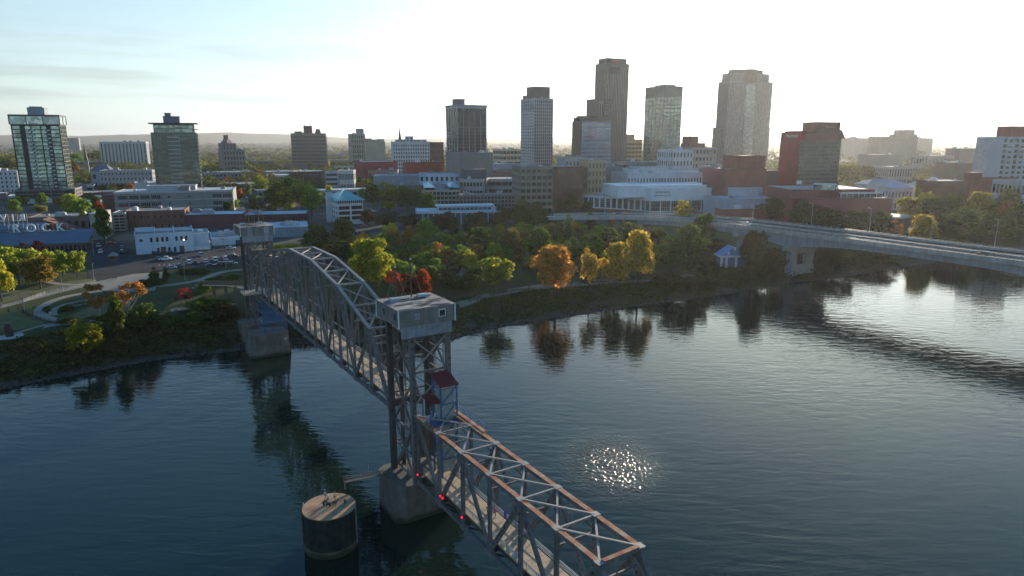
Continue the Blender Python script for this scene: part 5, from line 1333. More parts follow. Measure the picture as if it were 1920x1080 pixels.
# ================================================================== HIGHWAY BRIDGE
def road_bridge():
    o = thing('road_bridge', 'pale concrete girder road bridge with haunched span crossing the river on the right', 'road bridge')
    u = D.copy()
    c0 = Vector((139, 325, 0))
    pts = []
    for k in range(-30, 5): p = c0 + u*(k*9.0); pts.append(Vector((p.x, p.y, 23.0 if k > -20 else 23.0)))
    tail = [(101, 384, 22.4), (93, 396, 21.8), (82, 407, 21.0), (66, 415, 20.2), (46, 420, 19.4), (24, 423, 18.6)]
    pts += [Vector(p) for p in tail]
    for _ in range(3): pts = [pts[0]] + [(pts[i-1]+pts[i]*2+pts[i+1])/4 for i in range(1, len(pts)-1)] + [pts[-1]]
    W = 12.6; n = len(pts); fr = []
    for i, p in enumerate(pts):
        a, b = pts[max(0, i-1)], pts[min(n-1, i+1)]; t = b-a; t.z = 0; t.normalize(); fr.append((p, t, Vector((t.y, -t.x, 0))))
    def strip(a0, a1, za0, za1, name, mat, depth=None, color=None, rng=None):
        mb = MB(); rr = range(*(rng or (0, n)))
        for i in rr:
            p, t, s = fr[i]; ww = W if i < 36 else max(6.5, W-(i-36)*.9); f = ww/12.6
            zb = za0 if depth is None else za1-depth(i)
            for q, z in ((a0, zb), (a1, zb), (a1, za1), (a0, za1)): v = p+s*(q*f); mb.v.append((v.x, v.y, v.z+z))
        m = len(rr)
        for j in range(m-1):
            k = 4*j
            for e in range(4): e2 = (e+1) % 4; mb.f.append((k+e, k+e2, k+4+e2, k+4+e))
        mb.f.append((3,2,1,0)); k = 4*(m-1); mb.f.append((k,k+1,k+2,k+3)); bmx = mb.build(name, M[mat] if isinstance(mat, str) else mat, o, color)
        return bmx
    strip(-12.6, 12.6, -.7, 0, 'deck', ASPH)
    strip(-13.3, -12.6, -.9, 1.05, 'parapet', 'pale_concrete'); strip(12.6, 13.3, -.9, 1.05, 'parapet', 'pale_concrete')
    strip(-.4, .4, 0, .75, 'median_barrier', 'pale_concrete')
    hd = lambda i: 2.6+3.6*max(0, 1-abs(i-30)*9.0/42)**2 + 3.6*max(0, 1-abs(i-17)*9.0/42)**2
    for a in (-11.2, -10.2+6, 4.2, 10.2):
        strip(a, a+1.0, 0, -.9, 'girder', M['girder'], depth=hd, rng=(0, 38))
    for a in (-9, 0, 9): (strip(a-.07, a+.07, .004, .012, 'lane_line', 'white', rng=(0, 40)) if abs(a) > 1 else None)
    # railings on top of parapets
    for sd_ in (-12.95, 12.95):
        mb = MB()
        for i in range(n-1):
            f = (W if i < 36 else max(6.5, W-(i-36)*.9))/12.6; f2 = (W if i+1 < 36 else max(6.5, W-(i-35)*.9))/12.6
            p, _, s = fr[i]; q, _, s2 = fr[i+1]; mb.beam(p+s*sd_*f+Vector((0,0,1.5)), q+s2*sd_*f2+Vector((0,0,1.5)), .09, .09)
            for g in (0, .33, .66):
                r_ = (p+s*sd_*f).lerp(q+s2*sd_*f2, g); mb.beam(r_+Vector((0,0,1.05)), r_+Vector((0,0,1.5)), .08, .08)
        mb.build('rail', M['galv'], o)
    for i, zb in ((30, -4), (17, -4), (33, None), (37, None)):
        p, t, s = fr[i]; zt = p.z - 1.0 - hd(i) if i <= 38 else p.z-1
        ang = math.atan2(s.y, s.x); pr = thing('x', 'x', 'x') if False else None
        base = -4 if zb is not None else hz(p.x, p.y)-1
        mb = MB()
        def bx(a0, a1, b0, b1, z0, z1):
            c8 = [(p + s*a + t*b) for a, b in ((a0,b0),(a1,b0),(a1,b1),(a0,b1))]
            mb.quadbox([(c.x, c.y, z0) for c in c8]+[(c.x, c.y, z1) for c in c8])
        ww = 1.0 if i <= 36 else .55
        bx(-8.2*ww, -4.4*ww, -1.6, 1.6, base, zt-3); bx(4.4*ww, 8.2*ww, -1.6, 1.6, base, zt-3)
        if zb is not None: bx(-8.5, 8.5, -1.9, 1.9, base, 6.2)
        c8 = []
        for z, e in ((zt-3.4, 5.2), (zt-1.3, 11.6)):
            for a, b in ((-e*ww if z > zt-2 else -8.2*ww, -1.7), (e*ww if z > zt-2 else 8.2*ww, -1.7), (e*ww if z > zt-2 else 8.2*ww, 1.7), (-e*ww if z > zt-2 else -8.2*ww, 1.7)):
                c = p+s*a+t*b; c8.append((c.x, c.y, z))
        mb.quadbox(c8); bx(-11.6*ww, 11.6*ww, -1.7, 1.7, zt-1.3, zt)
        mb.build('pier', M['pale_concrete'], o)
    return fr
M['girder'] = simple('blue_grey_painted_girder', (0.30, 0.33, 0.38), 0.55, 0, 0.12, 0.2, streak=True)
FR = road_bridge()

def lamp_proto():
    o = thing('street_lamp', 'x', 'street lamp'); MB().rod((0,0,0), (0,0,11), .14, .09, 8).build('pole', M['galv'], o)
    MB().beam((0,0,10.8), (2.2,0,11.4), .10, .10).build('arm', M['galv'], o); MB().box(1.9, 3.0, -.2, .2, 11.3, 11.5).build('lamp_head', M['strut'], o)
    MB().cyl((0,0), .3, .25, 0, .6, 8).build('base', M['galv'], o); return o
LP = lamp_proto(); first = True
def lamp(p, rz, label, sc=1.0, group='street lamps of the road bridge and park'):
    global first
    if first:
        first = False; LP.location = p; LP.rotation_euler.z = rz; LP['label'] = label; LP['group'] = group; LP.scale = (sc,)*3; return
    dup(LP, label, p, rz, sc, group=group)
for i, (k, side, lab) in enumerate(((33.6, -1, 'street lamp on the road bridge nearest the concert hall end'), (30.5, -1, 'street lamp on the road bridge standing over the tall pier'), (27.2, -1, 'street lamp on the road bridge below the round hall'), (24.2, -1, 'street lamp on the road bridge before the golden tree'), (21.5, -1, 'street lamp on the road bridge beside the dark car'), (38.5, -1, 'street lamp at the curve of the road bridge by the white car'))):
    q = int(k); p, t, s = FR[q]; p2 = FR[q+1][0]; c = p.lerp(p2, k-q) + s*(-12.95*side if k < 36 else -10*side)
    lamp(c+Vector((0,0,1.0)), math.atan2(s.y*side, s.x*side), lab)
for (px, py, lab) in ((177, 527, 'tall park lamp post by the plaza steps'), (47, 585, 'dark lamp post at the corner of the curved fence'), (118, 546, 'dark lamp post beside the forked park path'), (347, 474, 'lit lamp post in front of the white two-storey building'), (392, 472, 'lamp post in the car park by the white garages'), (424, 502, 'slim lamp post at the near edge of the car park'), (347, 524, 'lamp post beside the dark clipped shrubs'), (176, 480, 'lamp post beside the white parked cars in the street')):
    lamp(gt(px, py), random.uniform(0, 6), lab, .62)
q = gt(347, 474); e_ = thing('lantern', 'bright lit globe on the lamp post at the white building', 'lamp', (q.x, q.y, q.z+6.6)); MB().sphere((0,0,0), .28).build('globe', M['whitelamp'], e_); MB().cyl((0,0), .2, .2, -.45, -.25, 8).build('fitting', M['black'], e_)

# ================================================================== CARS
def car_proto(kind):
    o = thing('parked_car' , 'x', 'car')
    L, W2, H = (4.6, .92, 1.42) if kind == 'sedan' else ((4.8, .96, 1.75) if kind == 'suv' else (5.8, 1.0, 1.85))
    def extr(prof, w0, w1, zc=99):
        mb = MB(); n = len(prof)
        for sgn in (-1, 1):
            for x, z in prof: mb.v.append((x, sgn*(w1 if z > zc else w0), z))
        mb.f.append(tuple(range(n-1, -1, -1))); mb.f.append(tuple(range(n, 2*n)))
        for i in range(n): j = (i+1) % n; mb.f.append((i, j, n+j, n+i))
        return mb
    h1 = .82 if kind == 'sedan' else (.98 if kind == 'suv' else 1.05); a = L/2
    body = extr([(-a, .35), (-a+.15, .25), (a-.2, .25), (a, .40), (a-.03, .66), (a-.9, h1-.02), (-a+.25, h1), (-a, h1-.12)], W2, W2)
    me = body.build('body', M['paint'], o)
    if kind == 'sedan': cab = [(-a+.55, h1), (a-1.35, h1), (a-2.0, H), (-a+1.25, H)]
    elif kind == 'suv': cab = [(-a+.12, h1), (a-1.25, h1), (a-1.85, H), (-a+.45, H)]
    else: cab = [(-.75, h1), (a-1.5, h1), (a-2.1, H), (-.6, H)]
    extr(cab, W2-.06, W2-.22, h1+.1).build('windows', M['darkglass'], o)
    rf = [(p[0]+(.06 if k in (0, 3) else -.06), p[1]) for k, p in enumerate(cab)]
    MB().box(cab[3][0]-.02, cab[2][0]+.02, -W2+.2, W2-.2, H-.03, H+.03).build('roof', M['paint'], o)
    wh = MB().rod((0,-.11,0), (0,.11,0), .34, n=12).mesh('wheel', M['tyre'])
    for x in (-a+.85, a-.9):
        for y in (-W2+.08, W2-.08): link('wheel', wh, o, loc=(x, y, .34))
    if kind == 'pickup': MB().box(-a+.15, -.85, -W2+.12, W2-.12, h1-.02, h1+.02).build('cargo_bed', M['black'], o)
    return o
CP_ = {k: car_proto(k) for k in ('sedan', 'suv', 'pickup')}; used_c = set()
def car(kind, p, rz, color, label, group='cars in the car park and streets'):
    pr = CP_[kind]
    if kind not in used_c:
        used_c.add(kind); pr.location = p; pr.rotation_euler.z = rz; pr['label'] = label; pr['group'] = group
        for c in pr.children:
            if c.name.split('.')[0] in ('body', 'roof'): c.color = tuple(color)+(1,)
        return
    dup(pr, label, p, rz, color=color, colored=('body', 'roof'), group=group)
Wc_, Sc, Dk, Rd, Bl, Gr = (.75,.76,.78), (.38,.40,.42), (.02,.022,.026), (.50,.015,.03), (.05,.08,.16), (.14,.15,.16)
A1, A2 = R(27), R(117)
CARS = [(185,463,'suv',A2,Wc_,'white van-like car at the left kerb, farther of the two white ones'), (189,474,'suv',A2,Wc_,'white sport utility car at the left kerb, nearer of the two white ones'), (209,458,'sedan',A1,Rd,'bright red car crossing the street on the left'),
 (229,466,'sedan',A2,Gr,'grey car by the brick garage bays, farther one'), (229,475,'suv',A2,Dk,'dark car with pale roof near the ticket booth'),
 (296,477,'sedan',A1,Dk,'black car parked against the white building, left of its big door'), (321,476,'sedan',A1,Dk,'black car parked against the white building, right of its big door'),
 (299,487,'sedan',A1,Gr,'dark grey car half hidden behind the white pickup'), (311,488,'pickup',R(10),Wc_,'white pickup truck in the middle of the car park'), (339,484,'sedan',A2+.3,Sc,'small silver car standing alone behind the row'),
 (377,480,'suv',A2,Sc,'silver sport utility car below the white garages'), (434,467,'sedan',A1,Wc_,'white car before the blue loading door'), (436,482,'pickup',A1-.3,Dk,'dark pickup with pale load cover by the far tower'),
 (423,487,'suv',A2,Wc_,'white sport utility car next to the dark pickup'), (404,489,'suv',A2,Wc_,'white car in the row, third from the far tower'), (386,492,'sedan',A2,Wc_,'white hatchback in the row, left of the other white cars'),
 (355,494,'suv',A2,Wc_,'white boxy car at the left end of the near row'), (366,495,'sedan',A2,Dk,'black car right beside the boxy white car'), (322,504,'sedan',A1,Sc,'silver car by the tall dark shrubs'),
 (337,501,'sedan',A1,Bl,'dark blue car between the silver car and the hedge'), (395,500,'sedan',A1,Dk,'black car behind the right end of the hedge'), (415,497,'sedan',A1,(.12,.02,.02),'dark maroon car in the near row'), (427,498,'suv',A1,Dk,'black sport utility car beside the maroon one'), (436,496,'sedan',A1,Sc,'silver car at the right end of the near row'),
 (683,426,'sedan',R(15),Rd,'small red car at the crossroads right of the turquoise roofed office'), (995,428,'sedan',R(5),Wc_,'white car on the street behind the park trees'), (955,470,'suv',R(5),Wc_,'white van half hidden among the park trees'),
 (886,393,'sedan',R(30),Wc_,'white car left of the low white library'), (898,389,'sedan',R(30),Sc,'silver car left of the low white library'), (700,397,'suv',R(10),Wc_,'white car in the street right of the turquoise roofed office'), (718,394,'sedan',R(10),Dk,'dark car in the street right of the turquoise roofed office')]
for px, py, kd, rz, cc, lab in CARS: p = gt(px, py); p.z += .13; car(kd, p, rz, cc, lab)
for k in range(16):
    p = gt(155+7*(k % 4)+2*(k//4), 350+4.6*(k//4)); p.z += .1
    car('sedan', p, A1, (Wc_, Sc, Dk, Bl)[k % 4], ('white', 'silver', 'black', 'blue')[k % 4]+' car in the small lot at the far left street, row %s from the camera' % ('four', 'three', 'two', 'one')[k//4])
for q, off, cc, kd, lab in ((21, -6, Dk, 'suv', 'dark sport utility car driving on the road bridge at the right'), (33, -3.5, Wc_, 'sedan', 'white car on the road bridge near its curve'), (38, 3, (.05,.09,.08), 'suv', 'dark green car on the curved approach road'), (40, -3, Wc_, 'sedan', 'white car far along the curved approach road')):
    p, t, s = FR[q]; c = p+s*off+Vector((0,0,.02)); car(kd, c, math.atan2(t.y, t.x), cc, lab, 'cars on the road bridge')

# ================================================================== PARK THINGS
def fence(pts, label, mat='black', h=1.3):
    P = [gt(*p) for p in pts]; o = thing('park_fence', label, 'fence', P[0], 0, 'park fences')
    Q = [P[0]]
    for a, b in zip(P, P[1:]):
        n = max(1, int((b-a).length/2.0))
        for i in range(1, n+1): c = a+(b-a)*i/n; c.z = hz(c.x, c.y); Q.append(c)
    post = MB().box(-.06, .06, -.06, .06, 0, h+.1).mesh('post', M[mat])
    for q in Q: link('post', post, o, loc=q-P[0])
    for z in (h, h*.55, .2):
        mb = MB()
        for a, b in zip(Q, Q[1:]): mb.beam(a-P[0]+Vector((0,0,z)), b-P[0]+Vector((0,0,z)), .07, .07)
        mb.build('rail', M[mat], o)
    mb = MB()
    for a, b in zip(Q, Q[1:]):
        for i in range(1, 6): c = a.lerp(b, i/6)-P[0]; mb.box(c.x-.02, c.x+.02, c.y-.02, c.y+.02, c.z+.1, c.z+h)
    mb.build('bars', M[mat], o, kind='stuff')
fence([(40, 573), (44, 588), (62, 598), (85, 604), (105, 609), (112, 600)], 'black iron fence bending round the left lawn')
fence([(45, 566), (85, 552), (130, 542), (180, 530)], 'thin grey railing beside the long left path', 'galv', 1.1)
fence([(862, 579), (905, 562), (985, 546), (1060, 539), (1150, 533), (1230, 528)], 'low railing on the river side of the promenade', 'galv', 1.1)
def statue():
    p = gt(19, 632); o = thing('sculpture', 'dark angular sculpture on a round pale base at the left edge', 'sculpture', p, .4)
    MB().cyl((0,0), 3.4, 3.4, 0, .25, 24).build('base', M['pale_concrete'], o)
    mb = MB(); mb.quadbox([(-.9,-.6,.25),(.9,-.6,.25),(.9,.6,.25),(-.9,.6,.25),(-1.1,-.5,2.6),(.8,-.7,2.6),(1.0,.5,2.6),(-.8,.6,2.6)])
    mb.quadbox([(-1.2,-.5,2.6),(.6,-.6,2.6),(.8,.5,2.6),(-1.0,.5,2.6),(-.7,-.4,4.3),(.5,-.4,4.3),(.3,.4,4.3),(-.8,.4,4.3)]); mb.build('figure', M['black'], o)
statue()
def boulders():
    rr = random.Random(4)
    for px, py, r, lab in ((131, 581, .8, 'pale boulder beside the round garden loop'), (332, 582, .8, 'pale boulder in the planting beds left of the far tower'), (366, 585, .7, 'grey boulder nearest the far tower planting'), (298, 590, .5, 'small pale boulder on the lower garden path'), (271, 577, .5, 'small grey boulder under the orange tree'), (362, 541, .5, 'white stone in the oval flower bed'), (95, 588, .5, 'rounded stone on the left garden loop')):
        p = gt(px, py); o = MB().sphere((0,0,0), r, 9, 6, .75)
        o.v = [tuple(c*(1+rr.uniform(-.13, .13)) for c in v) for v in o.v]; b = o.build('boulder', M['pale_concrete'], loc=(p.x, p.y, p.z+.4*r)); tag(b, lab, 'boulder', 'stones in the river garden')
    o = thing('rock_wall', 'broken grey stone terrace wall inside the garden loop', 'stone wall', gt(150, 575))
    base = gt(150, 575); st_ = [MB().box(-.7, .7, -.4, .4, 0, .5).mesh('stone', M['concrete']), MB().box(-.45, .45, -.35, .35, 0, .65).mesh('stone', M['concrete'])]
    for (x0, y0), (x1, y1) in (((108, 583), (190, 566)), ((120, 576), (160, 564))):
        a, b = gt(x0, y0), gt(x1, y1); n = int((b-a).length/1.5)
        for i in range(n): c = a.lerp(b, (i+.5)/n); c.z = hz(c.x, c.y); link('stone', st_[i % 2], o, loc=c-base+Vector((0, rr.uniform(-.3, .3), .05)), rotz=math.atan2(b.y-a.y, b.x-a.x)+rr.uniform(-.2, .2))
boulders()
def person(p, label, shirt, trousers, rz=0.0, arm=.3):
    P = {'pelvis': (0,0,.95), 'belly': (0,0,1.12), 'chest': (0,0,1.36), 'neck': (0,0,1.52), 'head': (0,.02,1.66), 'crownh': (0,.01,1.76),
         'lh': (-.1,0,.9), 'lk': (-.11,.12,.5), 'la': (-.11,.05,.08), 'lt': (-.11,.18,.04), 'rh': (.1,0,.9), 'rk': (.11,-.02,.5), 'ra': (.11,-.22,.1), 'rt': (.11,-.08,.04),
         'ls': (-.2,0,1.44), 'le': (-.27,-.06,1.16), 'lw': (-.26,.08,.93), 'lf': (-.25,.12,.84), 'rs': (.2,0,1.44), 're': (.27,.05,1.16), 'rw': (.25,.22,.97), 'rf': (.24,.28,.90)}
    Rr = {'pelvis': .15, 'belly': .135, 'chest': .16, 'neck': .055, 'head': .10, 'crownh': .075, 'lh': .10, 'rh': .10, 'lk': .062, 'rk': .062, 'la': .045, 'ra': .045, 'lt': .04, 'rt': .04, 'ls': .065, 'rs': .065, 'le': .045, 're': .045, 'lw': .032, 'rw': .032, 'lf': .035, 'rf': .035}
    Ed = [('pelvis','belly'),('belly','chest'),('chest','neck'),('neck','head'),('head','crownh'),('pelvis','lh'),('lh','lk'),('lk','la'),('la','lt'),('pelvis','rh'),('rh','rk'),('rk','ra'),('ra','rt'),('chest','ls'),('ls','le'),('le','lw'),('lw','lf'),('chest','rs'),('rs','re'),('re','rw'),('rw','rf')]
    ks = list(P); me = bpy.data.meshes.new('body'); me.from_pydata([P[k] for k in ks], [(ks.index(a), ks.index(b)) for a, b in Ed], [])
    m, n, pb = mat_base('clothing'); tcn = nn(n, 'ShaderNodeTexCoord'); sp = nn(n, 'ShaderNodeSeparateXYZ'); n.links.new(tcn.outputs['Object'], sp.inputs[0])
    r_ = ramp(n, [(0, (.02,.02,.02)), (.05, trousers), (.52, shirt), (.83, (.45,.28,.2)), (.93, (.05,.03,.02))], math_(n, 'DIVIDE', sp.outputs[2], 1.85), 'CONSTANT'); n.links.new(r_.outputs[0], pb.inputs['Base Color'])
    me.materials.append(m); o = thing('person', label, 'person', p, rz); b = link('body', me, o)
    mod = b.modifiers.new('skin', 'SKIN')
    for i, k in enumerate(ks): me.skin_vertices[0].data[i].radius = (Rr[k], Rr[k]*(.75 if k in ('chest', 'belly', 'pelvis') else 1))
    me.skin_vertices[0].data[0].use_root = True; s2 = b.modifiers.new('sub', 'SUBSURF'); s2.levels = 1; s2.render_levels = 1
    MB().sphere((0,-.015,1.72), .105, 8, 6, .9).build('hair', M['black'], o)
person(wb(-19, 4.2, 9.25), 'person in a pink top walking on the near bridge deck', (.6,.05,.2), (.04,.05,.08), 2.3)
person(wb(-18.2, 3.4, 9.25), 'person in dark clothes walking beside the pink top on the near bridge deck', (.05,.05,.06), (.03,.03,.04), 2.6)
qq = gt(3, 579); person(qq+Vector((0,0,.14)), 'person in dark clothes walking on the long path at the left edge', (.04,.04,.05), (.03,.03,.03), 1.2)
person(wb(62, 3.6, 18.9), 'person in a white shirt crossing the high bridge deck', (.6,.6,.6), (.04,.05,.1), .4)
pp = gt(993, 545); person(pp+Vector((0,0,.16)), 'person in dark clothes standing on the promenade by the big orange tree', (.03,.03,.03), (.02,.02,.02), .5)

def benches():
    first_ = None
    for px, py, lab in ((905, 553, 'bench on the promenade left of the yellow-green tree'), (1075, 533, 'bench on the promenade between the orange giant and its neighbour'), (1170, 528, 'bench on the promenade under the golden trees'), (62, 556, 'bench beside the long left path'), (300, 536, 'bench by the path below the clipped conifers'), (215, 524, 'bench at the plaza edge')):
        p = gt(px, py)
        if first_ is None:
            o = thing('park_bench', lab, 'bench', p, R(30), 'park benches'); first_ = o
            for i in range(3): MB().box(-.9, .9, -.25+.17*i, -.12+.17*i, .42, .46).build('seat_slat', M['wood'], o)
            for i in range(2): MB().box(-.9, .9, .26, .30, .58+.17*i, .70+.17*i).build('back_slat', M['wood'], o)
            for x in (-.8, .8): MB().box(x-.04, x+.04, -.25, .30, 0, .42).box(x-.04, x+.04, .24, .28, .4, .9).build('leg', M['black'], o)
        else: dup(first_, lab, p, R(30))
benches()
# ================================================================== TREES AND UNDERGROWTH
import numpy as np
def leaf_mat(name, trans=.5, objc=True, col=None):
    m = bpy.data.materials.new(name); m.use_nodes = True; n = m.node_tree; n.nodes.remove(n.nodes['Principled BSDF']); out = n.nodes['Material Output']
    g = n.nodes.new('ShaderNodeNewGeometry'); c = objcol(n) if objc else None
    r_ = ramp(n, [(0, (.75, .82, .65)), (.5, (1.45, 1.45, 1.35)), (1, (2.2, 1.95, 1.5))], g.outputs['Random Per Island'])
    base = c if objc else tuple(col)+(1,)
    b = mixc(n, base, r_.outputs[0], 1.0, 'MULTIPLY')
    cl_ = ramp(n, [(.32, (.68, .78, .72)), (.66, (1.25, 1.12, 1.0))], noise(n, .35, 3, .6, g.outputs['Position'])); b = mixc(n, b, cl_.outputs[0], 1.0, 'MULTIPLY')
    d_ = n.nodes.new('ShaderNodeBsdfDiffuse'); t_ = n.nodes.new('ShaderNodeBsdfTranslucent'); mx = n.nodes.new('ShaderNodeMixShader'); mx.inputs[0].default_value = trans
    n.links.new(b, d_.inputs[0]); n.links.new(b, t_.inputs[0]); n.links.new(d_.outputs[0], mx.inputs[1]); n.links.new(t_.outputs[0], mx.inputs[2]); n.links.new(mx.outputs[0], out.inputs[0])
    return m
M['leaf'] = leaf_mat('foliage', .6)
M['bark'] = simple('bark', (.10, .085, .065), .9, 0, .3, 2.0)
M['palebark'] = simple('pale_bark', (.30, .28, .24), .9, 0, .3, 2.0)

def cards(centres, normals, size, rs, jit=.5):
    """leaf-sized quads, slightly bent, around given points"""
    N = len(centres); n = normals + rs.normal(0, .7, (N, 3)); n /= np.linalg.norm(n, axis=1)[:, None]+1e-9
    a = np.cross(n, rs.normal(0, 1, (N, 3))); a /= np.linalg.norm(a, axis=1)[:, None]+1e-9; b = np.cross(n, a)
    s = size*(1+jit*(rs.random(N)-.5)*2); s2 = s*rs.uniform(.45, .9, N)
    v = np.empty((N, 4, 3)); v[:, 0] = centres-a*s[:, None]*.5; v[:, 1] = centres-b*s2[:, None]*.5; v[:, 2] = centres+a*s[:, None]*.5; v[:, 3] = centres+b*s2[:, None]*.5+n*(s*.12)[:, None]
    return v.reshape(-1, 3)
def quad_mesh(name, v, mat):
    me = bpy.data.meshes.new(name); nv = len(v); nf = nv//4
    me.vertices.add(nv); me.vertices.foreach_set('co', v.astype(np.float32).ravel()); me.loops.add(nv); me.loops.foreach_set('vertex_index', np.arange(nv, dtype=np.int32))
    me.polygons.add(nf); me.polygons.foreach_set('loop_start', np.arange(0, nv, 4, dtype=np.int32)); me.polygons.foreach_set('loop_total', np.full(nf, 4, dtype=np.int32)); me.update(calc_edges=True); me.materials.append(mat); return me

def crown_points(kind, seed, N):
    """nominal tree: 10 m wide, 11 m high; returns points, outward normals, lobes"""
    rs = np.random.RandomState(seed); lobes = []
    if kind == 'broad':
        for i in range(26):
            a = rs.uniform(0, 6.28); r = rs.uniform(.2, 3.6)**1; z = rs.uniform(3.2, 9.6); env = 1-((z-6.0)/5.2)**2
            r = r*max(.25, env)**.5; lobes.append((r*math.cos(a), r*math.sin(a), z, rs.uniform(1.0, 1.9)))
    elif kind == 'oval':
        for i in range(22):
            a = rs.uniform(0, 6.28); z = rs.uniform(2.6, 10); env = max(.1, 1-((z-5.5)/5.4)**2)
            r = rs.uniform(.3, 3.4)*env**.6; lobes.append((r*math.cos(a), r*math.sin(a), z, rs.uniform(1.1, 1.7)))
    elif kind == 'cone':
        for i in range(30):
            z = rs.uniform(1.2, 10.4); r = (10.9-z)/9.7*4.0*rs.uniform(.3, .95); a = rs.uniform(0, 6.28); lobes.append((r*math.cos(a), r*math.sin(a), z, .5+.12*(11-z)))
    elif kind == 'sparse':
        for i in range(17):
            a = rs.uniform(0, 6.28); z = rs.uniform(3.5, 10); r = rs.uniform(.8, 4.2)*max(.2, 1-((z-6.4)/5)**2)**.5; lobes.append((r*math.cos(a), r*math.sin(a), z, rs.uniform(.6, 1.15)))
    else:  # shrub
        for i in range(18):
            a = rs.uniform(0, 6.28); r = rs.uniform(0, 3.9); z = rs.uniform(.8, 8.0*(1-(r/6)**2)); lobes.append((r*math.cos(a), r*math.sin(a), z, rs.uniform(1.2, 2.1)))
    L = np.array(lobes); w = L[:, 3]**2; w /= w.sum(); idx = rs.choice(len(L), N, p=w)
    dr = rs.normal(0, 1, (N, 3)); dr /= np.linalg.norm(dr, axis=1)[:, None]; dr[:, 2] = np.where(rs.random(N) < .55, np.abs(dr[:, 2]), dr[:, 2])
    rad = L[idx, 3]*rs.uniform(.55, 1.08, N)**.6; rad = rad*np.where(rs.random(N) < .13, rs.uniform(1.02, 1.42, N), 1.0)*(1+.18*np.sin(dr[:, 0]*7+idx)*np.cos(dr[:, 1]*6))
    P = L[idx, :3]+dr*rad[:, None]*np.array([1, 1, .85])
    return P, dr, L, rs
def tree_proto(kind, seed, N, size):
    P, nr, L, rs = crown_points(kind, seed, N); v = cards(P, nr, size, rs); sc = np.array([1/5., 1/5., 1/11.])
    o = thing('tree', 'x', 'tree'); me = quad_mesh('crown', v*sc, M['leaf']); link('crown', me, o)
    mb = MB(); h0 = 2.6 if kind in ('broad', 'oval', 'sparse') else 1.0
    if kind != 'shrub':
        mb.rod((0,0,-.6), (.1,.05,h0), .30, .22, 7)
        if kind == 'cone': mb.rod((.1,.05,h0), (0,0,10.4), .2, .04, 6)
        else:
            mb.rod((.1,.05,h0), (-.1,.1,6.8), .21, .09, 6)
            for l in L[::2][:9]:
                c = Vector(l[:3]); b = Vector((.05, .05, h0+rs.uniform(0, 2.2))); mid = b.lerp(c, .5)+Vector((0, 0, -.4)); mb.rod(b, mid, .12, .07, 5); mb.rod(mid, c, .07, .02, 5)
    else:
        for l in L[:5]: mb.rod((0,0,-.3), tuple(l[:3]), .1, .03, 5)
    mb.v = [(x/5, y/5, z/11) for x, y, z in mb.v]; mb.build('trunk', M['palebark'] if kind in ('sparse',) else M['bark'], o)
    return o
PROTO = {'b': [tree_proto('broad', s, 5200, .62) for s in (1, 2, 3, 4)], 'o': [tree_proto('oval', s, 4600, .60) for s in (5, 6, 7)], 'c': [tree_proto('cone', s, 3800, .52) for s in (8, 9)],
         's': [tree_proto('sparse', s, 1700, .5) for s in (10, 11)], 'h': [tree_proto('shrub', s, 3600, .75) for s in (12, 13)]}
ALLP = [p for l in PROTO.values() for p in l]; usedp = set(); TR = random.Random(9); cnt = {}
def put_tree(kind, p, w, h, color, label, group=None, rz=None):
    l = PROTO[kind]; cnt[kind] = cnt.get(kind, 0)+1; pr = l[cnt[kind] % len(l)]; rz = TR.uniform(0, 6.28) if rz is None else rz
    nm = 'shrub' if kind == 'h' else 'tree'; sc = (w/2, w/2, h)
    t_ = dup(pr, label, p, rz, sc, color=color, group=group)
    if kind == 'h' and h < 4.5: t_.name = 'shrub'; t_['category'] = 'shrub'
    return t_
YL, YG, GR_, DG, OR, RD_, BRN_, OL, CR, YO = (.36,.34,.05), (.24,.28,.045), (.15,.24,.045), (.075,.115,.035), (.42,.215,.05), (.27,.05,.02), (.28,.18,.07), (.20,.21,.055), (.24,.03,.035), (.40,.29,.055)
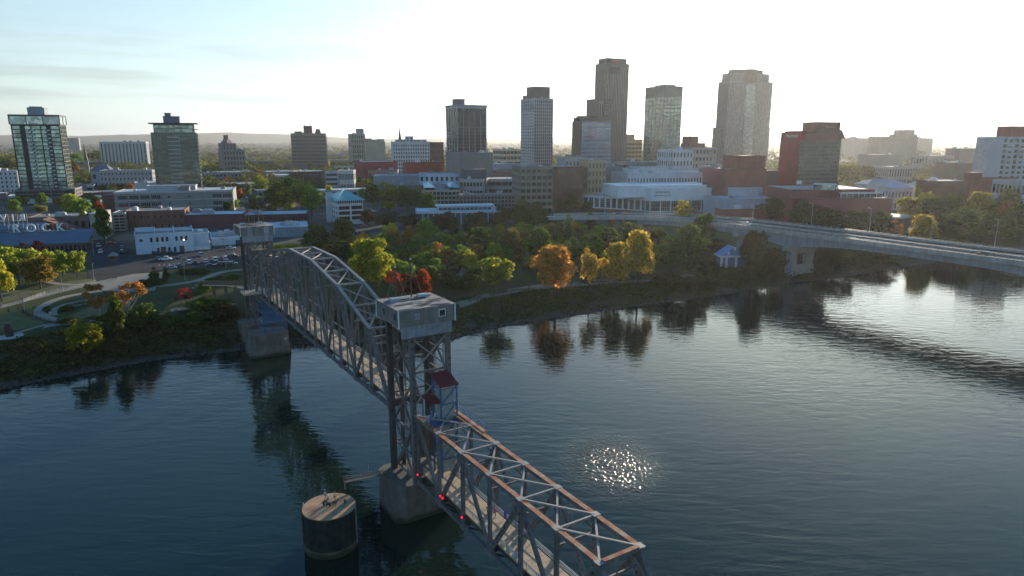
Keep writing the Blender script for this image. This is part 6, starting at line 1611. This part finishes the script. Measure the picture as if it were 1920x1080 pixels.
T = [ # kind, cx, ytop, ybase, width px, colour, label
 ('b', 4, 488, 566, 56, YL, 'big yellow-green tree cut by the left edge'), ('b', 36, 460, 532, 84, YG, 'wide green-yellow tree behind the left edge tree'), ('b', 76, 482, 541, 62, (.20,.15,.04), 'olive orange tree with a leaning trunk on the left lawn'),
 ('o', 96, 467, 518, 34, YG, 'yellow-green street tree, left of three before the market hall'), ('o', 118, 470, 519, 34, YG, 'yellow-green street tree, middle of three before the market hall'), ('o', 146, 470, 519, 38, YG, 'yellow-green street tree, right of three before the market hall'),
 ('s', 79, 448, 494, 28, CR, 'crimson tree in front of the blue-grey market roof'), ('s', 48, 452, 492, 16, CR, 'small crimson tree before the market roof, left of the larger one'), ('s', 8, 458, 494, 16, CR, 'small crimson treetop at the left edge above the yellow trees'),
 ('o', 162, 600, 668, 70, (.15,.16,.02), 'yellow-green tree alone on the dark river bank at the left'), ('s', 188, 528, 592, 62, (.24,.14,.05), 'thin brown-orange tree over the garden loop'), ('s', 246, 527, 600, 78, (.30,.15,.05), 'thin orange-topped tree in the river garden'),
 ('o', 222, 556, 640, 40, (.06,.085,.02), 'tall dark green tree on the bank right of the yellow-green one'), ('h', 270, 560, 612, 66, DG, 'dark rounded bush under the orange-topped tree'), ('c', 291, 500, 534, 34, DG, 'dark clipped conifer by the plaza, left of its pair'), ('c', 313, 500, 531, 26, DG, 'dark clipped conifer by the plaza, right of its pair'), ('h', 280, 515, 536, 40, DG, 'low dark bush at the foot of the clipped conifers'),
 ('h', 345, 500, 513, 34, DG, 'left part of the dark hedge at the near edge of the car park'), ('h', 372, 499, 512, 40, DG, 'right part of the dark hedge at the near edge of the car park'), ('h', 383, 520, 547, 24, GR_, 'small green bush at the left tip of the oval bed'),
 ('h', 405, 513, 530, 36, DG, 'left bush of the oval flower bed'), ('h', 438, 512, 528, 44, DG, 'right bush of the oval flower bed'), ('s', 345, 538, 572, 36, CR, 'leafless crimson shrub in the planting bed'), ('h', 385, 548, 580, 70, DG, 'dark spreading bush right of the crimson shrub'), ('h', 418, 560, 600, 60, (.05,.05,.025), 'brownish bush at the foot of the access ramp'), ('h', 330, 588, 606, 50, DG, 'low bush on the lower garden path, left one'), ('h', 375, 580, 606, 60, DG, 'low bush on the lower garden path, right one'), ('h', 124, 567, 582, 24, DG, 'small dark bush inside the garden loop, right one'), ('h', 88, 572, 584, 16, DG, 'small dark bush inside the garden loop, left one'), ('h', 124, 590, 606, 22, DG, 'small bush where the garden loop meets the fence'), ('h', 200, 585, 606, 70, (.04,.06,.02), 'low green bush below the garden loop'),
 ('o', 138, 363, 404, 44, YG, 'yellow-topped tree left of the street behind the market'), ('b', 158, 370, 430, 46, GR_, 'green tree on the left kerb of the street'), ('o', 165, 395, 448, 34, DG, 'dark tree on the left kerb, nearest the market roof'), ('b', 198, 392, 462, 40, DG, 'dark tree beside the concrete garage bays'), ('o', 190, 378, 425, 24, RD_, 'dull red tree on the street near the long grey building'), ('s', 148, 338, 362, 14, OR, 'orange street tree at the far left crossing'), ('o', 150, 330, 352, 18, GR_, 'green street tree at the far left crossing'),
 ('b', 10, 280, 312, 50, OL, 'olive tree left of the tall condo tower, nearer one'), ('b', 6, 300, 322, 40, DG, 'dark tree left of the tall condo tower, lower one'), ('b', 140, 284, 312, 40, GR_, 'green tree right of the condo tower, upper one'), ('b', 135, 303, 332, 40, (.28,.16,.04), 'orange brown tree right of the condo tower, lower one'), ('b', 180, 282, 305, 36, DG, 'dark tree under the white slab hotel, left one'), ('b', 245, 289, 312, 30, DG, 'dark tree under the white slab hotel, right one'),
 ('s', 423, 330, 350, 15, RD_, 'scarlet tree behind the long grey building'), ('s', 447, 330, 346, 13, RD_, 'scarlet tree, second from the long grey building'), ('s', 460, 333, 346, 10, RD_, 'tiny scarlet tree, third from the long grey building'), ('s', 473, 333, 346, 10, RD_, 'tiny scarlet tree, fourth from the long grey building'), ('o', 450, 353, 380, 18, (.34,.10,.04), 'rust-orange tree at the corner of the long grey building'), ('o', 466, 343, 372, 20, (.16,.19,.07), 'pale green tree right of the rust-orange tree'), ('o', 490, 328, 368, 32, YG, 'yellow-green tree before the dark brick block'), ('s', 512, 326, 342, 12, RD_, 'scarlet tree just left of the dark brick block'), ('s', 487, 318, 336, 26, (.28,.12,.06), 'orange haze-coloured tree in the middle distance'),
 ('b', 518, 338, 392, 50, DG, 'dark tree mass left of the turquoise roof, left one'), ('b', 548, 332, 396, 50, DG, 'dark tree mass left of the turquoise roof, right one'), ('b', 565, 338, 400, 52, OL, 'olive-topped tree against the turquoise-roofed office'), ('b', 585, 350, 405, 40, GR_, 'green tree touching the turquoise-roofed office'), ('b', 480, 372, 398, 40, DG, 'low dark tree behind the maroon brick row'),
 ('b', 700, 348, 392, 44, DG, 'dark tree right of the turquoise roof, first one'), ('b', 732, 342, 394, 46, OL, 'dark olive tree right of the turquoise roof, second one'), ('b', 765, 350, 398, 46, DG, 'dark tree before the tan office with turquoise corners'), ('b', 800, 360, 402, 40, DG, 'dark tree at the foot of the tan office'), ('o', 728, 374, 394, 34, YL, 'bright yellow low tree beyond the library street'), ('s', 710, 345, 360, 14, YO, 'small yellow-orange tree in the dark tree group'), ('o', 617, 347, 368, 18, YL, 'yellow tree peeping over the turquoise roof'), ('b', 690, 395, 425, 44, (.07,.045,.03), 'brownish tree beside the crossroads'), ('b', 725, 398, 428, 48, (.05,.05,.03), 'dark brownish tree left of the library'), ('b', 770, 402, 430, 48, (.045,.055,.03), 'dark tree in front of the library pavilion'),
 ('h', 520, 452, 470, 44, YL, 'yellow hedge right of the far bridge tower, left half'), ('h', 548, 453, 470, 44, YL, 'yellow hedge right of the far bridge tower, right half'), ('b', 592, 420, 474, 64, DG, 'dark tree behind the humped truss, left one'), ('b', 645, 412, 470, 64, DG, 'dark tree behind the humped truss, right one'), ('c', 637, 446, 474, 24, (.06,.085,.03), 'small pale conifer between the two dark trees'), ('b', 620, 462, 494, 60, (.05,.05,.025), 'low dark brush behind the truss top'), ('b', 668, 470, 510, 40, DG, 'dark undergrowth tree left of the great yellow-green tree'),
 ('b', 700, 440, 546, 92, (.24,.26,.03), 'great yellow-green tree rising behind the near tower'), ('o', 684, 436, 500, 44, (.36,.22,.05), 'orange shoulder tree joined to the great yellow-green tree'), ('o', 733, 419, 455, 38, YL, 'bright yellow tree right of the crossroads'), ('o', 768, 424, 466, 34, (.30,.17,.04), 'dull orange tree right of the bright yellow one'), ('b', 800, 412, 460, 54, GR_, 'green tree behind the dull orange one'), ('b', 755, 458, 505, 60, (.10,.14,.045), 'soft green tree right of the great yellow-green tree'), ('s', 816, 450, 505, 34, (.36,.20,.06), 'thin orange tree at the looping path'), ('s', 842, 468, 506, 30, (.28,.03,.03), 'leafless red shrub by the looping path'),
 ('s', 742, 503, 566, 48, RD_, 'red tree behind the machinery house, left of the masts'), ('o', 793, 504, 562, 36, RD_, 'red tree behind the machinery house, right of the masts'), ('b', 768, 515, 560, 40, (.12,.03,.015), 'dark red tree between the two red ones'),
 ('c', 850, 400, 446, 42, (.05,.075,.04), 'dark pine behind the park, left one'), ('c', 878, 405, 446, 40, (.06,.085,.05), 'dark pine behind the park, right one'), ('b', 905, 422, 478, 50, (.08,.13,.035), 'fresh green round tree in the middle of the park'), ('b', 868, 438, 480, 44, (.10,.14,.045), 'light green tree in the middle of the park'), ('o', 882, 468, 515, 36, YL, 'yellow-topped tree in the park centre'), ('b', 932, 480, 548, 72, (.22,.24,.035), 'yellow-green tree at the promenade left of the orange giant'), ('h', 850, 505, 535, 40, DG, 'dark bush on the park lawn, left one'), ('h', 880, 508, 540, 46, DG, 'dark bush on the park lawn, right one'), ('b', 826, 500, 532, 34, DG, 'dark small tree near the red trees'),
 ('b', 962, 425, 488, 52, (.13,.11,.04), 'brown-olive tree left of the bright green one'), ('b', 1012, 430, 500, 62, (.08,.13,.03), 'bright green tree behind the orange giant'), ('b', 1035, 418, 470, 46, (.13,.11,.05), 'brownish crown behind the bright green tree'), ('c', 1066, 403, 478, 40, (.10,.14,.06), 'pointed pale green tree behind the orange giant'), ('c', 1107, 390, 436, 32, (.07,.10,.05), 'dark pointed pine below the curved road'), ('o', 1148, 393, 430, 13, (.48,.16,.07), 'slim salmon tree below the concert hall, left of the pair'), ('o', 1170, 394, 431, 13, (.48,.16,.07), 'slim salmon tree below the concert hall, right of the pair'),
 ('b', 1040, 459, 552, 98, OR, 'orange giant by the promenade, brightest tree of the park'), ('o', 1104, 467, 542, 38, YO, 'orange-yellow tree right of the orange giant'), ('b', 1152, 449, 540, 60, YO, 'golden tree third along the promenade'), ('b', 1196, 436, 536, 72, YO, 'tall golden tree at the right of the promenade row'), ('b', 1130, 430, 480, 70, (.08,.11,.03), 'mid green trees behind the golden ones, left crown'), ('b', 1180, 418, 466, 54, (.10,.13,.05), 'mid green tree behind the golden ones, right crown'), ('b', 1232, 425, 486, 52, (.07,.09,.035), 'grey green tree right of the golden row'),
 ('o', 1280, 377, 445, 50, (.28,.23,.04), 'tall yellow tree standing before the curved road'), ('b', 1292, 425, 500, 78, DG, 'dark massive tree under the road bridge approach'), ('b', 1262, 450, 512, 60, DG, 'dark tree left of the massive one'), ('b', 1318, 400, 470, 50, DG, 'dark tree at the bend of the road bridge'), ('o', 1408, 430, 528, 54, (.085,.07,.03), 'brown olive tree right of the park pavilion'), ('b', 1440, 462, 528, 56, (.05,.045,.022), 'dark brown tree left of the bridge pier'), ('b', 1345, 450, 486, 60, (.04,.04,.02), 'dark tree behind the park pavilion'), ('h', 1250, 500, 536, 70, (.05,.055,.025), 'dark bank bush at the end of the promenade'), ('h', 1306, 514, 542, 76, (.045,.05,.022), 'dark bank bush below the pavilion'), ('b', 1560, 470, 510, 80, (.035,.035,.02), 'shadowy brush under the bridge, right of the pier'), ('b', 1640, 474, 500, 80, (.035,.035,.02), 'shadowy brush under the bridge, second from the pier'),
 ('b', 1455, 368, 420, 66, (.06,.07,.035), 'dark rounded tree before the grey annex'), ('b', 1500, 380, 430, 70, (.06,.065,.035), 'dark rounded tree before the convention hall, left one'), ('b', 1545, 388, 436, 70, (.055,.06,.03), 'dark rounded tree before the convention hall, middle one'), ('b', 1605, 394, 446, 62, (.07,.08,.035), 'dark green tree before the convention hall, right one'), ('b', 1645, 395, 446, 50, (.07,.085,.035), 'green tree left of the red-topped one'), ('s', 1675, 410, 450, 40, (.34,.14,.05), 'red-topped tree behind the road bridge'), ('b', 1728, 405, 462, 62, (.32,.24,.05), 'golden tree behind the road bridge'),
 ('o', 1732, 337, 400, 46, (.28,.27,.05), 'tall yellow-green tree before the white pavilion'), ('b', 1712, 362, 420, 66, (.20,.20,.04), 'yellow-green tree at the end of the convention hall'), ('b', 1765, 366, 430, 80, (.07,.09,.03), 'green tree before the white blue-roofed house'), ('b', 1838, 356, 425, 70, (.28,.22,.05), 'wide yellow-orange tree below the brick warehouse'), ('b', 1885, 358, 425, 56, (.20,.19,.05), 'yellow-green tree below the brick warehouse, right one'), ('b', 1868, 376, 428, 38, (.36,.17,.05), 'orange tree among the yellow ones at the right'), ('b', 1800, 392, 452, 84, DG, 'dark tree mass above the road bridge, left one'), ('b', 1860, 398, 456, 90, DG, 'dark tree mass above the road bridge, middle one'), ('b', 1915, 385, 455, 80, DG, 'dark tree mass at the right edge'), ('b', 1770, 415, 460, 60, (.05,.04,.03), 'brownish dark tree above the road bridge'), ('b', 1590, 302, 350, 52, (.10,.11,.035), 'green tree right of the red hotel, left one'), ('b', 1630, 305, 348, 54, (.07,.08,.035), 'green tree right of the red hotel, right one'), ('b', 1660, 315, 350, 36, DG, 'dark tree left of the stone office'), ('b', 1738, 310, 338, 26, (.09,.10,.04), 'green tree right of the stone office, left one'), ('b', 1758, 312, 338, 24, (.08,.09,.04), 'green tree right of the stone office, middle one'), ('b', 1782, 304, 332, 36, (.26,.16,.05), 'orange haze-coloured tree right of the stone office'), ('b', 1725, 284, 305, 26, (.10,.10,.05), 'pale tree in the haze left of the apartments'),
 ('b', 1062, 366, 418, 50, (.045,.075,.025), 'dark green tree before the left wing of the concert hall'), ('b', 1100, 378, 420, 36, (.05,.07,.03), 'green tree before the concert hall windows'), ('b', 975, 372, 420, 46, DG, 'dark tree below the grid-windowed office, left one'), ('b', 1008, 380, 425, 44, DG, 'dark tree below the grid-windowed office, right one'), ('b', 948, 388, 424, 40, (.05,.06,.03), 'dark tree right of the library'), ('b', 985, 396, 432, 56, DG, 'dark tree behind the park street, left one'), ('b', 1030, 394, 430, 44, DG, 'dark tree behind the park street, right one'), ('b', 935, 402, 436, 44, (.05,.06,.03), 'dull dark tree behind the library roof end'), ('b', 830, 398, 440, 40, (.05,.06,.03), 'dark tree at the foot of the library'), ('b', 895, 398, 436, 44, (.07,.09,.035), 'olive tree at the foot of the library'),
 ('b', 1240, 300, 322, 20, OL, 'olive tree in the downtown street'), ('o', 900, 368, 384, 12, YO, 'tiny golden tree on the terrace above the library'), ('b', 595, 300, 318, 24, OL, 'pale olive tree in the low blocks'), ('o', 612, 298, 316, 18, YL, 'yellow tree in the low blocks'), ('b', 372, 300, 322, 40, YG, 'yellow-green tree right of the green glass tower'), ('b', 430, 308, 326, 40, DG, 'dark tree behind the scarlet ones, left'), ('b', 460, 300, 324, 30, YG, 'yellow-green tree right of the domed bank building')]
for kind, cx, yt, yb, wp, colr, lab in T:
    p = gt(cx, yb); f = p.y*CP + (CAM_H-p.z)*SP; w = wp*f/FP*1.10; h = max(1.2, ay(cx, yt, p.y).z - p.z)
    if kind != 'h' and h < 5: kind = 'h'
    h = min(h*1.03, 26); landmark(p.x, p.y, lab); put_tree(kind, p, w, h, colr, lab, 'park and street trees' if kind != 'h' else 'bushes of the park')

# more crowns where the photo shows unbroken green: street trees of the blocks
def scatter():
    rr = random.Random(33); hb = [(b[0]+math.cos(b[4])*b[2]/2-math.sin(b[4])*b[3]/2, b[1]+math.sin(b[4])*b[2]/2+math.cos(b[4])*b[3]/2, max(b[2], b[3])*.5) for b in B]
    names = {0: ('dark green', DG), 1: ('green', GR_), 2: ('olive', OL), 3: ('yellow-green', YG), 4: ('orange', (.30,.15,.05)), 5: ('brown', BRN_)}
    n = 0; tr_ = 0
    while n < 110 and tr_ < 9000:
        tr_ += 1; Y = 470+330*rr.random(); X = Y*math.tan(rr.uniform(-.70, .70)); s, t = st_of((X, Y))
        if s-lerp_tab(SHORE, t) < 330: continue
        if any((X-a)**2+(Y-b)**2 < (r+4)**2 for a, b, r in hb): continue
        k = rr.choices([0, 1, 2, 3, 4, 5], [5, 5, 4, 2, 1, 2])[0]; nm, cc = names[k]; w = rr.uniform(8, 15); h = rr.uniform(7, 13)
        put_tree('b' if rr.random() < .7 else 'o', (X, Y, hz(X, Y)-.3), w, h, cc, near_label('%s street tree' % nm, X, Y), 'street trees between the city blocks'); n += 1
    # park infill between river and street, right of the bridge
    for i in range(140):
        t = rr.uniform(60, 215); off = rr.uniform(38, 135); s = lerp_tab(SHORE, t)+off; p = wb(s, t); p.z = hz(p.x, p.y)-.2
        if off < 62 and rr.random() < .5: continue
        put_tree('h' if rr.random() < .25 else 'b', p, rr.uniform(8.5, 13.5), rr.uniform(7, 11), *(lambda c: (c[0], near_label(c[1]+' park tree', p.x, p.y), 'lower park trees'))(rr.choice([(DG, 'dark green'), (GR_, 'fresh green'), (GR_, 'fresh green'), (YG, 'yellow-green'), (OL, 'olive'), ((.30,.22,.06), 'dull gold')])))
scatter()
for pr in ALLP:
    for c in list(pr.children): bpy.data.objects.remove(c)
    bpy.data.objects.remove(pr)

def far_woods():
    rs = np.random.RandomState(17); N = 10500; u = rs.random(N); Y = 1/(1/720.-u*(1/720.-1/9500.)); az = rs.uniform(-.74, .74, N); X = Y*np.tan(az)
    keep = np.ones(N, bool)
    for b in B:
        if b[1] > 600:
            keep &= ~((abs(X-b[0]-b[2]/2) < b[2]*.6+6) & (Y > b[1]-14) & (Y < b[1]+b[3]+10))
    X, Y = X[keep], Y[keep]; n = len(X); K = 34; w = rs.uniform(7, 13, n)*(1+Y/6000); h = rs.uniform(8, 15, n)
    d = rs.normal(0, 1, (n, K, 3)); d /= np.linalg.norm(d, axis=2)[:, :, None]; d[:, :, 2] = abs(d[:, :, 2])*.9-.15
    C = np.stack([X, Y, np.array([hz(x, y) for x, y in zip(X, Y)])+h*.42], 1)
    lob = 1+.25*np.sin(d[:, :, 0]*5+X[:, None])*np.cos(d[:, :, 1]*4)
    P = C[:, None, :]+d*lob[:, :, None]*np.stack([w/2, w/2, h*.55], 1)[:, None, :]
    v = cards(P.reshape(-1, 3), d.reshape(-1, 3), 3.2, rs); sizes = np.repeat((w/9.), K*4)
    m = leaf_mat('distant_foliage', .35, False, (.085, .095, .035))
    me = quad_mesh('distant_woods', v, m); link('distant_woods', me, kind='stuff')
far_woods()

def undergrowth():
    rs = np.random.RandomState(23)
    def mass(name, col, N, t0, t1, o0, o1, size, hgt, trans=.3):
        t = rs.uniform(t0, t1, N); off = rs.uniform(o0, o1, N); clump = (np.sin(t*.35+off*.2)+np.sin(t*.13+1)+np.sin(off*.5+t*.21))/3
        sh = np.array([lerp_tab(SHORE, q) for q in t]); s = sh+off; P = np.array(A0)[None, :]+np.array(D)[None, :]*s[:, None]+np.array(E)[None, :]*t[:, None]
        z = np.array([lerp_tab(PROF, q) for q in off])+rs.random(N)*hgt*np.clip(.35+clump, .08, 1.3); P[:, 2] = z
        nr = np.zeros((N, 3)); nr[:, 2] = .8; v = cards(P, nr, size, rs); link(name, quad_mesh(name, v, leaf_mat(name+'_leaves', trans, False, col)), kind='stuff')
    mass('bank_scrub', (.050, .058, .022), 34000, -170, -8, 1.5, 27, .75, 2.6)
    mass('bank_brush', (.075, .062, .035), 16000, -90, 30, 2, 26, .6, 2.0)
    mass('bank_grass', (.050, .070, .018), 42000, 20, 250, 1.0, 24, .6, 1.1)
    mass('ivy', (.035, .040, .022), 14000, 190, 420, 3, 40, .9, 4.0)
    # rip-rap along the waterline
    mb = MB(); rr = random.Random(8); tmpl = MB().sphere((0,0,0), 1, 6, 4, .7)
    for i in range(2600):
        t = rr.uniform(-170, 330); off = abs(rr.gauss(0, 1.3))-.3; s = lerp_tab(SHORE, t)+off; p = wb(s, t, lerp_tab(PROF, off)+.1); r = rr.uniform(.15, .5); k = len(mb.v); a = rr.uniform(.6, 1.4)
        mb.v += [(p.x+x*r*a, p.y+y*r/a, p.z+z*r*rr.uniform(.7, 1.2)) for x, y, z in tmpl.v]; mb.f += [tuple(k+q for q in f) for f in tmpl.f]
    mb.build('riprap', simple('bank_stones', (.085, .075, .06), .95, 0, .5, .8), kind='stuff')
undergrowth()
# ================================================================== HAZE
def haze():
    m = bpy.data.materials.new('haze_air'); m.use_nodes = True; n = m.node_tree; n.nodes.remove(n.nodes['Principled BSDF'])
    v = n.nodes.new('ShaderNodeVolumePrincipled'); v.inputs['Density'].default_value = HAZE; v.inputs['Color'].default_value = (.98, .965, .94, 1); v.inputs['Anisotropy'].default_value = .6
    n.links.new(v.outputs[0], n.nodes['Material Output'].inputs['Volume'])
    MB().box(-16000, 16000, -3000, 17500, -8, 230).build('haze', m, kind='stuff')
haze()
